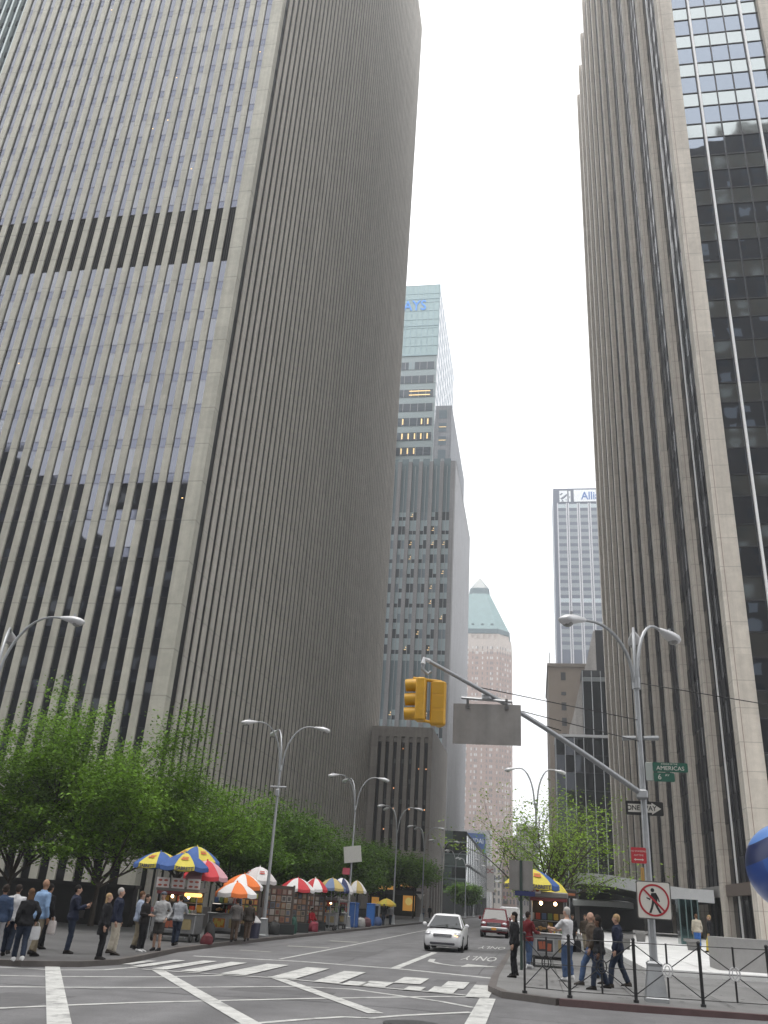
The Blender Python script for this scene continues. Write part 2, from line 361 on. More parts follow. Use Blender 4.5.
tag(cb.build('road_seam', mat('seam_tar', (.025, .025, .026), .6)), kind='structure')
# manhole
mh = MB(); mh.tube([(-1.95, 15.75, gz(-1.95) + .0), (-1.95, 15.75, gz(-1.95) + .012)], .5, 24); mh.tube([(-1.95, 15.75, gz(-1.95) + .011), (-1.95, 15.75, gz(-1.95) + .018)], .42, 24)
tag(mh.build('manhole_cover', mat('cast_iron', (.05, .05, .05), .6, .3, noise=.3, nscale=20)), 'round iron manhole cover at the bottom edge among the white hatch lines', 'manhole cover')

# ------------------------------------------------------------------ big grey ribbed tower on the left
limeA = stone('limestone_grey', (.43, .415, .355), [3.5, .3, .34], lw=.03, dark=.72)
limeS = stone('limestone_side', (.46, .43, .385), [3.5, .3], lw=.035, dark=.75)
dark = mat('dark_metal', (.012, .012, .013), .35, spec=.3)
g1 = glass('window_glass', (.165, .172, .20)); g2 = glass('window_glass_pale', (.195, .20, .22)); g3 = glass('spandrel_glass', (.14, .148, .185), .06)
g4 = glass('spandrel_line', (.12, .12, .15), .2); louv = mat('louvre', (.006, .006, .007), .7, spec=.1)
litm = mat('lit_lamp', (1., .66, .28), emis=.9)
def tower_left():
    X, Y0, Y1, H, XL = -26.2, 58.0, 146.0, 209.0, -58.6
    t = thing('office_tower', 'huge grey stone ribbed office tower filling the upper left, dark louvre band halfway', 'office tower', (X, Y0, gz(X)))
    zb = gz(X) - .4
    MB().box(XL, Y0 + .9, zb, X - .9, Y1, H - .6).build('wall', mat('rear_stone', (.34, .33, .31), .8, noise=.1), t)
    fh = 3.3; z0 = 5.4
    n = 24
    xs = [-27.42 - 1.3 * k for k in range(n + 1)]           # left edge of each pier
    for k, x in enumerate(xs):
        wd = .90 if k == 0 else .60
        MB().box(x, Y0, zb, x + wd, Y0 + .22 if k else Y0 + .2, H).build('pier', limeA, t)
    rnd = random.Random(3)
    for k in range(n):
        xa, xb = xs[k + 1] + .60, xs[k]; b = MB(); y = Y0 + .17
        def q(za, zc, mi, dy=0.): b.quad((xa, y + dy, za), (xb, y + dy, za), (xb, y + dy, zc), (xa, y + dy, zc), mi)
        q(zb, 4.2, 3); q(4.2, z0, 2, -.1)
        f = 0; z = z0
        while z < H - 1:
            if 54.2 < z + fh / 2 < 61.6: q(z, z + fh, 4)
            else:
                tl = rnd.uniform(-.010, .010); mi = 1 if rnd.random() < .3 else 0
                b.quad((xa, y + tl, z + .92), (xb, y - tl, z + .92), (xb, y - tl, z + fh), (xa, y + tl, z + fh), mi)
                q(z + .06, z + .92, 2, .01); q(z, z + .06, 5, -.02); q(z + .86, z + .92, 5, -.015)
            z += fh
        b.build('window_strip', [g1, g2, g3, dark, louv, g4], t)
        lv = MB()
        for s_ in (.33, .62): lv.box(xa + (xb - xa) * s_ - .02, y - .05, 54.9, xa + (xb - xa) * s_ + .02, y - .03, 61.2)
        lv.build('louvre_fin', mat('louvre_fin', (.03, .03, .034), .6), t)
    # side facing the street: 58 slim ribs
    m = 59; pitch = (Y1 - Y0 - 1.2) / m
    MB().box(X - .315, Y0 - .01, zb, X, Y0 + .9, H).build('corner_pier', limeA, t)
    for k in range(1, m + 1):
        ya = Y0 + 1.1 + pitch * (k - .45)
        MB().box(X - .12, ya, zb, X, ya + pitch * .56, H - .05).build('rib', limeS, t)
    b = MB(); x = X - .10; z = z0; za = zb
    while z < H:
        b.quad((x, Y0 + 1.1, z + .92), (x, Y1, z + .92), (x, Y1, z + fh), (x, Y0 + 1.1, z + fh), 0)
        b.quad((x, Y0 + 1.1, z), (x, Y1, z), (x, Y1, z + .92), (x, Y0 + 1.1, z + .92), 1); z += fh
    b.quad((x, Y0 + 1.1, zb), (x, Y1, zb), (x, Y1, z0), (x, Y0 + 1.1, z0), 1)
    b.build('side_glazing', [mat('side_glass', (.012, .012, .013), .45, spec=.2), mat('side_spandrel', (.02, .02, .02), .6, spec=.2)], t)
    MB().box(XL - .02, Y0 - .004, H - 1.2, X + .004, Y1 + .02, H + .4).build('roof', limeS, t)
    lb = MB()
    for k in range(34):
        kk = rnd.randrange(n); fl = rnd.randrange(3, 52); xa, xb = xs[kk + 1] + .60, xs[kk]; zz = z0 + fl * fh + rnd.uniform(1.6, 3.0)
        if 53 < zz < 63: continue
        cx_ = rnd.uniform(xa + .12, xb - .12); lb.cbox((cx_, Y0 + .15, zz), (.12, .02, .08))
    o = lb.build('lit_window', litm, t); o['kind'] = 'stuff'
tower_left()
def wing():
    t = thing('office_tower', 'bluish glass tower with thin pale ribs just showing in the top left corner', 'office tower', (-70, 70, gz(-70)))
    MB().box(-95, 70.5, -2, -58.9, 110, 215).build('wall', glass('blue_glass', (.34, .38, .44)), t)
    for k in range(24): MB().box(-59.4 - 1.15 * k, 70.0, -2, -59.1 - 1.15 * k, 70.5, 215.2).build('rib', mat('pale_rib', (.5, .56, .55), .5), t)
    for k in range(64): MB().box(-95, 70.42, 3.3 * k, -58.95, 70.52, 3.3 * k + .9).build('spandrel', g3, t)
wing()

# ------------------------------------------------------------------ tower on the right
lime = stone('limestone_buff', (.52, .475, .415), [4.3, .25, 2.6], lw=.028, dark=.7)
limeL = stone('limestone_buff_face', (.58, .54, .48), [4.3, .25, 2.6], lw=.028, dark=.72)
v1 = glass('vision_glass', (.235, .265, .31), .02); v2 = glass('bright_spandrel', (.37, .40, .40), .05)
dg = glass('dark_glass', (.055, .057, .063), .04, metal=1.); white_al = mat('white_aluminium', (.80, .80, .80), .35)
trm = mat('dark_transom', (.03, .03, .035), .4)
def tower_right():
    X, Y0, H = 14.0, 62.5, 204.0
    t = thing('office_tower', 'buff stone pillared tower filling the right side with glass bays towards the avenue', 'office tower', (X, Y0, gz(X)))
    zb = gz(X) - .3
    ys = [62.5, 73.0, 83.4, 93.2, 102.6, 112.1, 121.3, 130.1, 139.0, 148.2, 157.3, 166.2]
    MB().box(X + 1.3, Y0 + 1.0, zb, 75, 167.6, H - .5).build('wall', mat('core_dark2', (.025, .025, .027), .6), t)
    for k, y in enumerate(ys):
        MB().box(X + .05, y, zb, X + .66, y + 1.45, H).build('pier', lime, t)
        # reddish seam near the street edge of each pier
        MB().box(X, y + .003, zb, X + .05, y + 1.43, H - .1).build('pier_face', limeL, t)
        MB().box(X + .27, y - .012, zb, X + .31, y + .02, H - .2).build('pier_seam', mat('seam', (.27, .2, .175), .8), t)
    MB().box(X + .66, Y0 + .004, zb, X + 1.5, Y0 + 1.2, H - .02).build('pier', lime, t)
    for k in range(len(ys) - 1):
        b = MB(); x = X + .62; ya, yb = ys[k] + 1.45, ys[k + 1]; z = -.9 + 4.3
        b.quad((x, ya, 3.3), (x, yb, 3.3), (x, yb, 4.4), (x, ya, 4.4), 1)
        b.quad((x, ya, zb), (x, yb, zb), (x, yb, 3.3), (x, ya, 3.3), 0); z = 4.4
        while z < H - 2:
            b.quad((x, ya, z), (x, yb, z), (x, yb, z + 1.8), (x, ya, z + 1.8), 1); b.quad((x + .01, ya, z + 1.8), (x + .01, yb, z + 1.8), (x + .01, yb, z + 4.3), (x + .01, ya, z + 4.3), 0); z += 4.3
        b.build('window_strip', [mat('recess_glass', (.014, .014, .016), .25, spec=.35), mat('recess_spandrel', (.028, .028, .03), .45, spec=.3)], t)
        fr = MB()
        for q in range(1, 5): fr.box(x - .1, ya + (yb - ya) * q / 5 - .03, zb, x - .005, ya + (yb - ya) * q / 5 + .03, H - 2)
        fr.build('mullion', trm, t)
        if k == 0: MB().box(x - .22, ya + 6.0, zb, x - .1, ya + 6.12, H - 2).build('mullion', white_al, t)
        MB().box(X + .18, ya + .003, 3.35 + gz(X), X + .58, yb - .003, 4.15 + gz(X)).build('lintel', mat('lintel_metal', (.30, .29, .28), .45, .4) if k else mat('lintel_bronze', (.13, .10, .085), .5), t)
    # avenue front
    for j in range(1, 7):
        xa = X + 10 * j; MB().box(xa, Y0 - .002, zb, xa + 1.5, Y0 + 1.2, H).build('avenue_pier', lime, t)
    for j in range(6):
        xa = X + 10 * j + 1.52; xb = xa + 8.46; y = Y0 + .55; b = MB(); z = 6.1 + gz(X)
        b.quad((xa, y, zb), (xb, y, zb), (xb, y, z), (xa, y, z), 2); rnd = random.Random(j); pw = (xb - xa) / 5
        while z < H - 2:
            for q in range(5):
                tl = rnd.uniform(-.012, .012)
                b.quad((xa + pw * q, y + tl, z), (xa + pw * (q + 1), y - tl, z), (xa + pw * (q + 1), y - tl, z + 1.9), (xa + pw * q, y + tl, z + 1.9), 1)
                tl = rnd.uniform(-.012, .012)
                b.quad((xa + pw * q, y + tl, z + 1.9), (xa + pw * (q + 1), y - tl, z + 1.9), (xa + pw * (q + 1), y - tl, z + 4.3), (xa + pw * q, y + tl, z + 4.3), 0)
            z += 4.3
        b.build('window_bay', [v1, v2, dg], t)
        fr = MB(); z = 6.1 + gz(X)
        while z < H - 2:
            fr.box(xa, y - .07, z - .05, xb, y - .02, z + .05); fr.box(xa, y - .07, z + 1.85, xb, y - .02, z + 1.95); z += 4.3
        for q in (2, 3): fr.box(xa + pw * q - .05, y - .09, zb, xa + pw * q + .05, y - .021, H - 2)
        fr.build('window_frame', trm, t)
        for q in (1, 4):
            MB().box(xa + pw * q - .09, y - .33, zb, xa + pw * q + .09, y - .10, H - 1).build('mullion', white_al, t)
            MB().box(xa + pw * q - .17, y - .10, zb, xa + pw * q + .17, y - .02, H - 1.2).build('mullion_backing', trm, t)
    MB().box(X + 1.6, Y0 + .2, H - 1.0, 75.2, 167.7, H + .3).build('roof', lime, t)
tower_right()

# ------------------------------------------------------------------ low stone annex with slits
def annex():
    X0, X1, Y0, Y1, H = -26.05, -16.0, 139.0, 164.6, 27.8
    c = stone('annex_concrete', (.30, .275, .25), [6.1, .3], lw=.04, dark=.8)
    t = thing('stone_annex', 'low dark grey stone block with seven vertical slits behind the street trees', 'building', (X1, Y0, gz(X1)))
    zb = -.6; sl_ = [-24.9 + 1.27 * k for k in range(7)]
    edges = [X0] + [v for s in sl_ for v in (s, s + .6)] + [X1]
    b = MB()
    for k in range(0, len(edges), 2): b.box(edges[k], Y0, 9.0, edges[k + 1], Y0 + .7, 26.2)
    b.box(X0, Y0, 26.2, X1, Y0 + .7, H); b.box(X0, Y0, 6.2, X1, Y0 + .7, 9.0)
    b.box(X0, Y0, zb, X0 + 1.2, Y0 + .7, 6.2); b.box(X1 - 1.6, Y0, zb, X1, Y0 + .7, 6.2)
    b.box(X0, Y0 + .7, 6.2, X1 - .5, Y1, H - .6)
    b.box(X1 - .5, Y0 + .7, 7.2, X1, Y1, H); b.box(X1 - .5, Y0 + .7, zb, X1, Y0 + 3.5, 7.2)
    for k in range(5): b.box(X1 - .5, Y0 + 6 + 4.2 * k, zb, X1, Y0 + 7.2 + 4.2 * k, 7.2)
    b.build('wall', c, t)
    for k, s in enumerate(sl_):
        b = MB(); b.quad((s, Y0 + .62, 9.0), (s + .6, Y0 + .62, 9.0), (s + .6, Y0 + .62, 25.4), (s, Y0 + .62, 25.4), 0)
        b.box(s, Y0 + .3, 25.4, s + .6, Y0 + .6, 26.2, 1)
        rr = random.Random(k + 20)
        for z in range(5):
            if rr.random() < .22: b.cbox((s + .3 + rr.uniform(-.14, .14), Y0 + .58, 12 + 3.1 * z), (.16, .03, .2), 2)
            if rr.random() < .25: b.cbox((s + .3, Y0 + .59, 13.1 + 3.1 * z), (.3, .02, .7), 3)
        b.build('window_slit', [mat('slit_dark', (.012, .012, .013), .3), c, mat('warm_dot', (1., .45, .18), emis=.6), mat('slit_grey', (.10, .10, .10), .4)], t)
    b = MB(); b.quad((X0 + 1.2, Y0 + .8, zb), (X1 - 1.6, Y0 + .8, zb), (X1 - 1.6, Y0 + .8, 6.2), (X0 + 1.2, Y0 + .8, 6.2))
    b.build('shop_window', mat('shop_dark', (.02, .018, .014), .2), t)
    rr = random.Random(5); wl = mat('shop_light', (1., .50, .10), emis=.16)
    for (xa, xb, za, zc) in ((-24.4, -22.6, 4.3, 5.6), (-22.2, -21.2, 3.1, 3.9), (-23.5, -22.4, 3.0, 3.8), (-20.2, -18.2, 3.9, 5.9), (-19.7, -17.9, .6, 2.7), (-24.5, -23.4, .8, 2.2)):
        MB().box(xa, Y0 + .74, za, xb, Y0 + .785, zc).build('lit_shopfront', wl, t)
    MB().box(X0 + 1.2, Y0 - 1.6, 2.75, X1 - .9, Y0 + .6, 3.35).build('awning', mat('awning_black', (.015, .015, .015), .7), t)
    for x, z in ((-23.0, 5.2), (-16.75, 3.0)):
        MB().add([(x - .65, Y0 - 1.7, z), (x + .65, Y0 - 1.7, z), (x, Y0 - 1.7, z - .75), (x - .65, Y0 - 1.63, z), (x + .65, Y0 - 1.63, z), (x, Y0 - 1.63, z - .75)],
                 [(0, 1, 2), (5, 4, 3), (0, 3, 4, 1), (1, 4, 5, 2), (2, 5, 3, 0)]).build('pennant', mat('pennant_white', (.6, .58, .55), .6), t)
    MB().tube([(-18.8, Y0 + .70, 1.9), (-18.8, Y0 + .735, 1.9)], .55, 16).build('round_sign', mat('round_yellow', (1., .75, .25), emis=.2), t)
    MB().box(X1 - .45, Y0 + 3.5, zb, X1 - .4, Y1, 7.2).build('side_opening', mat('slit_dark', (.012, .012, .013), .3), t)
annex()

# ------------------------------------------------------------------ stepped glass and stone tower behind the annex
def stepped():
    t = thing('stepped_tower', 'stepped blue glass and stone tower with blue lettering near its roof', 'office tower', (-16, 165.5, gz(-16)))
    st = stone('slab_stone', (.20, .195, .197), [6.6, .3], dark=.85); sside = stone('slab_side_hazed', (.34, .34, .35), [6.6, .3], dark=.85)  # side stone is paler than the front: haze put into its colour
    wb = mat('slab_window', (.15, .19, .215), .3); wp = mat('slab_blind', (.30, .37, .39), .4); wd_ = mat('slab_dark', (.04, .05, .058), .25)
    lit = mat('office_light', (1., .70, .32), emis=.42); lv = mat('slab_louvre', (.12, .165, .18), .6)
    MB().box(-50, 166.2, -1, -16.25, 210, 90.5).build('wall', mat('core_dark', (.03, .03, .032), .6), t)
    MB().box(-16.25, 165.52, -1, -16.0, 210, 91).build('side_wall', sside, t)
    MB().box(-50, 166.0, 90.5, -16.0, 210.02, 91.3).build('roof', st, t)
    rr = random.Random(11); pit = 2.36; x1 = -16.25
    for k in range(14):
        xb = x1 - .95 - pit * k; xa = xb - pit + .85
        MB().box(xb - .0, 165.5, -1, xb + (.85 if k else .95), 166.3, 90.9).build('pier', st, t)
        b = MB(); y = 165.95; z = -.5
        def q(za, zc, mi, u0=0., u1=1., dy=0.): b.quad((xa + (xb - xa) * u0, y + dy, za), (xa + (xb - xa) * u1, y + dy, za), (xa + (xb - xa) * u1, y + dy, zc), (xa + (xb - xa) * u0, y + dy, zc), mi)
        while z < 90:
            if z > 77 or 33 < z < 43: q(z, z + 3.3, 4)
            else:
                q(z, z + 1.35, 1)
                for u in (0, .5):
                    r = rr.random(); 
                    if r < .45: q(z + 1.35, z + 3.3, 2, u, u + .5)
                    elif r < .8: q(z + 1.35, z + 2.2, 2, u, u + .5); q(z + 2.2, z + 3.3, 1, u, u + .5)
                    else: q(z + 1.35, z + 3.3, 0, u, u + .5)
                if rr.random() < .26: q(z + 2.2, z + 2.35, 3, .12, .42, -.03); q(z + 2.6, z + 2.9, 3, .3, .42, -.03)
            z += 3.3
        b.build('window_strip', [wb, wp, wd_, lit, lv], t)
        MB().box((xa + xb) / 2 - .05, 165.8, -1, (xa + xb) / 2 + .05, 165.93, 90).build('mullion', mat('grey_mullion', (.35, .36, .37), .5), t)
    # intermediate block
    MB().box(-21.4, 168, 91.3, -17.6, 206, 107).build('setback_wall', stone('setback_stone', (.25, .26, .28), [6.6, .3], dark=.85), t)
    for k in range(4):
        z = 93.0 + 3.5 * k; MB().quad((-20.5, 167.97, z), (-18.7, 167.97, z), (-18.7, 167.97, z + 2.3), (-20.5, 167.97, z + 2.3)).build('setback_window', wb, t)
        if k in (1, 2): MB().quad((-20.4, 167.95, z + 1.2), (-18.8, 167.95, z + 1.2), (-18.8, 167.95, z + 1.35), (-20.4, 167.95, z + 1.35)).build('lit_window', lit, t)
    MB().box(-32.0, 168.6, 91.3, -30.9, 172, 101).build('stone_fin', sside, t)
    # glass shaft
    teal = mat('teal_glass', (.36, .47, .48), .2, .1); tg = mat('teal_band', (.33, .39, .40), .3)
    MB().box(-55, 172.1, 90, -22.15, 213, 145.6).build('glass_wall', tg, t)
    b = MB(); rows = [(145.8, 137.6), (137.3, 124.6)]
    MB().quad((-55, 172.0, 124.4), (-22, 172.0, 124.4), (-22, 172.0, 146), (-55, 172.0, 146)).build('crown_glass', teal, t)
    fr = MB()
    for k in range(9): fr.box(-55, 171.93, 124.4 + 2.7 * k, -22, 171.985, 124.52 + 2.7 * k)
    for k in range(24): fr.box(-22.1 - 1.4 * k, 171.92, 124.4, -21.9 - 1.4 * k, 171.985, 146)
    fr.box(-55, 171.9, 141.6, -22, 171.99, 141.9); fr.box(-55, 171.9, 133.2, -22, 171.99, 133.5); fr.box(-55, 171.9, 124.2, -22, 171.99, 124.6)
    fr.build('crown_frame', mat('crown_frame', (.32, .43, .46), .4), t)
    for k in range(8):
        z = 120.2 - 4.0 * k; b = MB(); y = 172.02
        b.quad((-55, y, z), (-22.6, y, z), (-22.6, y, z + 2.2), (-55, y, z + 2.2), 0)
        if k == 0: b.quad((-29, y - .02, z), (-27.5, y - .02, z), (-27.5, y - .02, z + 2.2), (-29, y - .02, z + 2.2), 2)
        if k == 2: b.box(-28.5, y - .06, z + .5, -23.4, y - .03, z + .75, 1); b.box(-28.5, y - .06, z + 1.6, -23.4, y - .03, z + 1.85, 1)
        if k > 3:
            for q_ in range(9):
                if rr.random() < .65: xx = -23.8 - 1.5 * q_; b.box(xx, y - .06, z + .4, xx + .3, y - .03, z + 1.9, 1)
        for q_ in range(18): b.box(-22.7 - 1.8 * q_, y - .05, z, -22.58 - 1.8 * q_, y - .001, z + 2.2, 3)
        b.build('window_row', [mat('row_dark', (.09, .11, .13), .2), lit, wp, mat('grey_mullion', (.35, .36, .37), .5)], t)
    # right flank: pale metal panels with dark joints
    MB().box(-22.15, 172.0, 90, -22.0, 213, 146).build('flank_panel', mat('flank_pale', (.60, .62, .64), .3), t)
    fl = MB()
    for k in range(14): fl.box(-22.0, 172.05, 92 + 4.0 * k, -21.95, 212.9, 92.5 + 4.0 * k)
    for k in range(8): fl.box(-22.0, 176 + 5.0 * k, 91, -21.94, 176.4 + 5 * k, 145)
    fl.build('flank_joint', mat('flank_joint', (.30, .36, .42), .4), t)
    MB().box(-22.0, 206, 100, -21.92, 212, 128).build('flank_window', glass('flank_blue', (.35, .55, .7), .1), t)
    for z in (112, 116.5): MB().tube([(-22, 212.6, z), (-19.4, 212.6, z)], .09, 6).build('antenna', dark, t)
    text('BARCLAYS', 4.4, mat('sign_blue', (.12, .32, .75), .4, emis=.12), 'roof_sign', t, (-25.3, 171.86, 139.5), facing(0), 'RIGHT', .05, sx=.78, bold=.04)
    t.location = (-22, 227.6, -.6); t.scale = (1.375, 1.375, 1.375)
stepped()

# ------------------------------------------------------------------ low glass box
def glassbox():
    t = thing('glass_building', 'low grey green glass building of five storeys at the far end of the left side', 'building', (-14, 192, gz(-14)))
    MB().box(-40, 192.2, -1, -14.2, 274.8, 16.2).build('wall', mat('box_dark', (.05, .055, .055), .5), t)
    ga = glass('box_front_glass', (.20, .27, .26), .08); gb = glass('box_dark_glass', (.05, .06, .06), .06); gc = glass('box_side_glass', (.44, .48, .48), .12)
    for k in range(5):
        b = MB(); z = 4.3 + 2.4 * k
        for q in range(8):
            xa = -38 + 3 * q; rr = random.Random(k * 9 + q)
            b.quad((xa + .05, 192.1, z + .3), (xa + 2.95, 192.1, z + .3), (xa + 2.95, 192.1, z + 2.3), (xa + .05, 192.1, z + 2.3), 1 if rr.random() < (.7 if k in (1, 3) else .2) else 0)
        b.box(-40, 192, z, -14.2, 192.15, z + .28, 2)
        b.build('window_row', [ga, gb, mat('box_band', (.12, .15, .15), .5)], t)
    for k in range(13):
        ya = 192.2 + 6.3 * k
        b = MB(); b.quad((-14.05, ya, 4.2), (-14.05, ya + 5.9, 4.2), (-14.05, ya + 5.9, 9.4), (-14.05, ya, 9.4)); b.quad((-14.05, ya, 9.9), (-14.05, ya + 5.9, 9.9), (-14.05, ya + 5.9, 15.4), (-14.05, ya, 15.4))
        b.build('side_panel', gc, t)
        MB().box(-14.2, ya + 5.9, 0, -13.95, ya + 6.3, 16).build('side_post', mat('box_post', (.10, .11, .11), .5), t)
    MB().box(-40, 218.95, 15.6, -13.9, 275, 15.2).build('roof', mat('box_roof', (.07, .08, .08), .5), t)
    MB().box(-14.2, 192.1, 9.4, -13.93, 275, 9.9).build('side_band', mat('box_roof', (.07, .08, .08), .5), t)
glassbox()

# ------------------------------------------------------------------ pyramid topped brick tower, far away
def pyramid_tower():
    k_ = 600 / 420.; Y = 600.
    def Z(z): return (z - 1.75) * k_ + 1.75
    cx_ = -27.35 * k_; hw = 17.05 * k_
    t = thing('brick_skyscraper', 'distant pink brick skyscraper with green copper pyramid roof', 'skyscraper', (cx_, Y + hw, 0))
    brick = mat('pink_brick', (.36, .255, .215), .8, noise=.1, nscale=.3); cream = mat('cream_stone', (.46, .40, .355), .8, noise=.08, nscale=.3)
    copper = mat('green_copper', (.15, .235, .24), .6, noise=.15, nscale=.2)
    def octo(h, z, cut=.35):
        c = h * cut; return [(cx_ + x, Y + hw + y, z) for x, y in ((-h + c, -h), (h - c, -h), (h, -h + c), (h, h - c), (h - c, h), (-h + c, h), (-h, h - c), (-h, -h + c))]
    def sh(h, za, zb, m, name, cut=.35, h2=None): return MB().loft([octo(h, za, cut), octo(h2 or h, zb, cut)]).build(name, m, t)
    sh(hw, -1, Z(119), brick, 'shaft'); sh(hw * 1.004, Z(119), Z(126), cream, 'crown_tier'); sh(hw * 1.03, Z(95), Z(96.2), cream, 'band'); sh(hw * .93, Z(126), Z(129), cream, 'attic')
    sh(hw * .95, Z(129), Z(131.5), mat('copper_dark', (.06, .10, .115), .6), 'gutter')
    Zk = lambda z: (Z(z) - 1.75) * 1.045 + 1.75
    sh(hw * .93, Z(131.5), Zk(147.6), copper, 'copper_roof', h2=hw * .33); sh(hw * .33, Zk(147.6), Zk(151), mat('copper_dark', (.06, .10, .115), .6), 'lantern', h2=hw * .30)
    MB().loft([octo(hw * .30, Zk(151)), octo(hw * .01, Zk(158.0))]).build('glass_cap', mat('cap_glass', (.15, .17, .17), .3), t)
    wm = mat('far_window', (.16, .15, .16), .3); wl = mat('far_window_pale', (.55, .55, .54), .3)
    c = hw * .35
    def column(pa, pb, seed):
        rr = random.Random(seed); zs = []; ms_ = []; fl = 0
        while Z(4 + 2.65 * fl) + 1.9 < Z(124):
            z = Z(4 + 2.65 * fl); zs += [z, z + 1.9]; ms_ += [int(rr.random() < .4), 2]; fl += 1
        MB().ladder(pa, pb, zs, ms_[:len(zs) - 1]).build('window_column', [wm, wl, brick], t)
    for q in range(9):
        u = -hw + c + (2 * hw - 2 * c) * (q + .5) / 9
        for s in (-.26, .26):
            if q % 3 == 1 or s > 0: column((cx_ + u + s * 2.2 - .42, Y - .12), (cx_ + u + s * 2.2 + .42, Y - .12), q * 2 + (s > 0))
    dirv = Vector((1, 1, 0)).normalized(); nn = Vector((1, -1, 0)).normalized()
    for q in range(5):
        u = c * math.sqrt(2) * (q + .5) / 5; p0 = Vector((cx_ + hw - c, Y, 0)) + dirv * u + nn * .15
        column(p0 - dirv * .45, p0 + dirv * .45, q + 50)
    for zz, hh, r_ in ((Z(134), .86, 1.2), (Z(146), .42, 1.0)):
        for q in range(4):
            u = (-.75 + .5 * q) * hw * (hh - .28); b = MB(); b.tube([(cx_ + u, Y + hw - hw * hh - .3, zz), (cx_ + u, Y + hw - hw * hh + .8, zz)], r_, 10); b.build('dormer', mat('copper_dark', (.06, .10, .115), .6), t)
    for q in range(8):
        MB().box(cx_ - hw * .6 + q * hw * .17, Y - .3, Z(125.9), cx_ - hw * .6 + q * hw * .17 + 1.9, Y + .9, Z(128.4)).build('merlon', cream, t)
pyramid_tower()

# ------------------------------------------------------------------ right side, far buildings
def bank_tower():
    Y, X0, X1, H = 405., 12., 42., 203.
    t = thing('office_tower', 'distant blue grey slab tower with white sign panel and white vertical mullions', 'office tower', (X0, Y, 0))
    MB().box(X0, Y, -1, X1, Y + 30, H).build('wall', mat('slab_grey', (.12, .135, .175), .4), t)
    band = mat('slab_pale', (.27, .30, .32), .35); pale = mat('slab_paler', (.46, .52, .54), .35); wm = mat('white_mullion', (.58, .58, .60), .4)
    for k in range(5):
        xa = X0 + 2.2 + 5.15 * k + .35 * (k); xb = xa + 4.3; b = MB()
        zs = [v for fl in range(47) for v in (10 + 3.95 * fl, 12.2 + 3.95 * fl)]
        b.ladder((xa, Y - .12), (xb, Y - .12), zs, [(2 if k2 % 2 or k2 // 2 in (24, 25, 26) else (1 if k2 // 2 in (33, 46) else 0)) for k2 in range(len(zs) - 1)])
        b.build('window_strip', [band, pale, MATS['slab_grey']], t)
        for x in (xa - .1, xb + .1): MB().box(x - .28, Y - .4, 0, x + .28, Y - .13, 194.5).build('mullion', wm, t)
    MB().box(22.5, Y - .3, 195.2, 39, Y - .05, 202).build('sign_panel', mat('sign_white', (.78, .8, .82), .5), t)
    text('Allianz', 6.2, mat('sign_navy', (.06, .16, .42), .5), 'roof_sign', t, (26.2, Y - .36, 198.3), facing(0), 'LEFT', .05, sx=.85, bold=.08)
    e = MB().box(15.2, Y - .3, 195.2, 19.2, Y - .05, 201.6); e.box(19.9, Y - .3, 195.2, 20.9, Y - .05, 201.4); e.build('emblem_panel', mat('sign_white', (.78, .8, .82), .5), t)
    nv = mat('sign_dark', (.12, .14, .18), .5)
    em = MB()
    for poly in ([(15.6, 197.2), (17.2, 198.2), (19.0, 199.8), (19.0, 198.6), (17.4, 197.0), (16.2, 196.4)], [(16.0, 195.4), (16.7, 196.4), (17.4, 195.4)], [(15.3, 199.2), (16.4, 200.4), (17.0, 199.9), (15.9, 198.9)], [(18.2, 196.8), (18.8, 196.4), (18.5, 195.6)], [(20.2, 198), (20.6, 198.6), (20.5, 196.6)]):
        em.xzprism(poly, Y - .4, Y - .302)
    em.build('emblem', nv, t)
bank_tower()
def brick_block():
    Y = 238.
    t = thing('brick_building', 'tan brick building with one column of small dark windows beyond the glass block', 'building', (4.5, Y, 0))
    br = mat('tan_brick', (.27, .225, .185), .85, noise=.1, nscale=.4)
    MB().box(4.5, Y, -1, 34, Y + 40, 64.2).build('wall', br, t); MB().box(4.2, Y - .3, 64.2, 34, Y + 40, 65.2).build('parapet', mat('parapet_brown', (.22, .19, .16), .8), t)
    for k in range(14):
        z = 60.5 - 4.2 * k; MB().box(7.9, Y - .1, z, 9.2, Y + .1, z + (2.2 if k != 1 else .9)).build('window', mat('brick_window', (.05, .05, .055), .3), t)
    MB().tube([(4.9, Y + .5, 65.2), (4.9, Y + .5, 68.5)], .15, 6).build('roof_mast', mat('galv', (.4, .4, .4), .5), t)
brick_block()
def sloped():
    Y = 226.
    def A(px, pz): return (px, pz)
    t = thing('sloping_building', 'dark glass building with pale sloping concrete flank between brick block and pillared tower', 'building', (15, Y, 0))
    con = stone('pale_flank', (.36, .34, .32), [4.2, .3], dark=.85)
    MB().xzprism([(9.0, 0), (9.6, 46), (10.5, 48.5), (12.0, 55), (14.4, 63), (16.4, 71.5), (16.9, 71.5), (16.9, 0)], Y + 1, Y + 9).build('flank_wall', con, t)
    MB().box(12.9, Y - .5, 0, 30, Y + 9, 60.2).build('wall', mat('sl_core', (.02, .02, .022), .4), t)
    MB().box(16.9, Y + 2, 60.2, 30, Y + 9, 72).build('roof_block', mat('sl_core', (.02, .02, .022), .4), t)
    MB().quad((12.9, Y - .55, 0), (30, Y - .55, 0), (30, Y - .55, 58.6), (12.9, Y - .55, 58.6)).build('glazing', dg, t)
    MB().box(12.9, Y - .7, 57.2, 30, Y - .52, 58.4).build('transom', mat('sl_band', (.16, .17, .17), .4), t)
    for k in range(6): MB().box(12.95 + 2.3 * k, Y - .85, 0, 13.15 + 2.3 * k, Y - .58, 60).build('mullion', mat('grey_mullion', (.35, .36, .37), .5), t)
sloped()
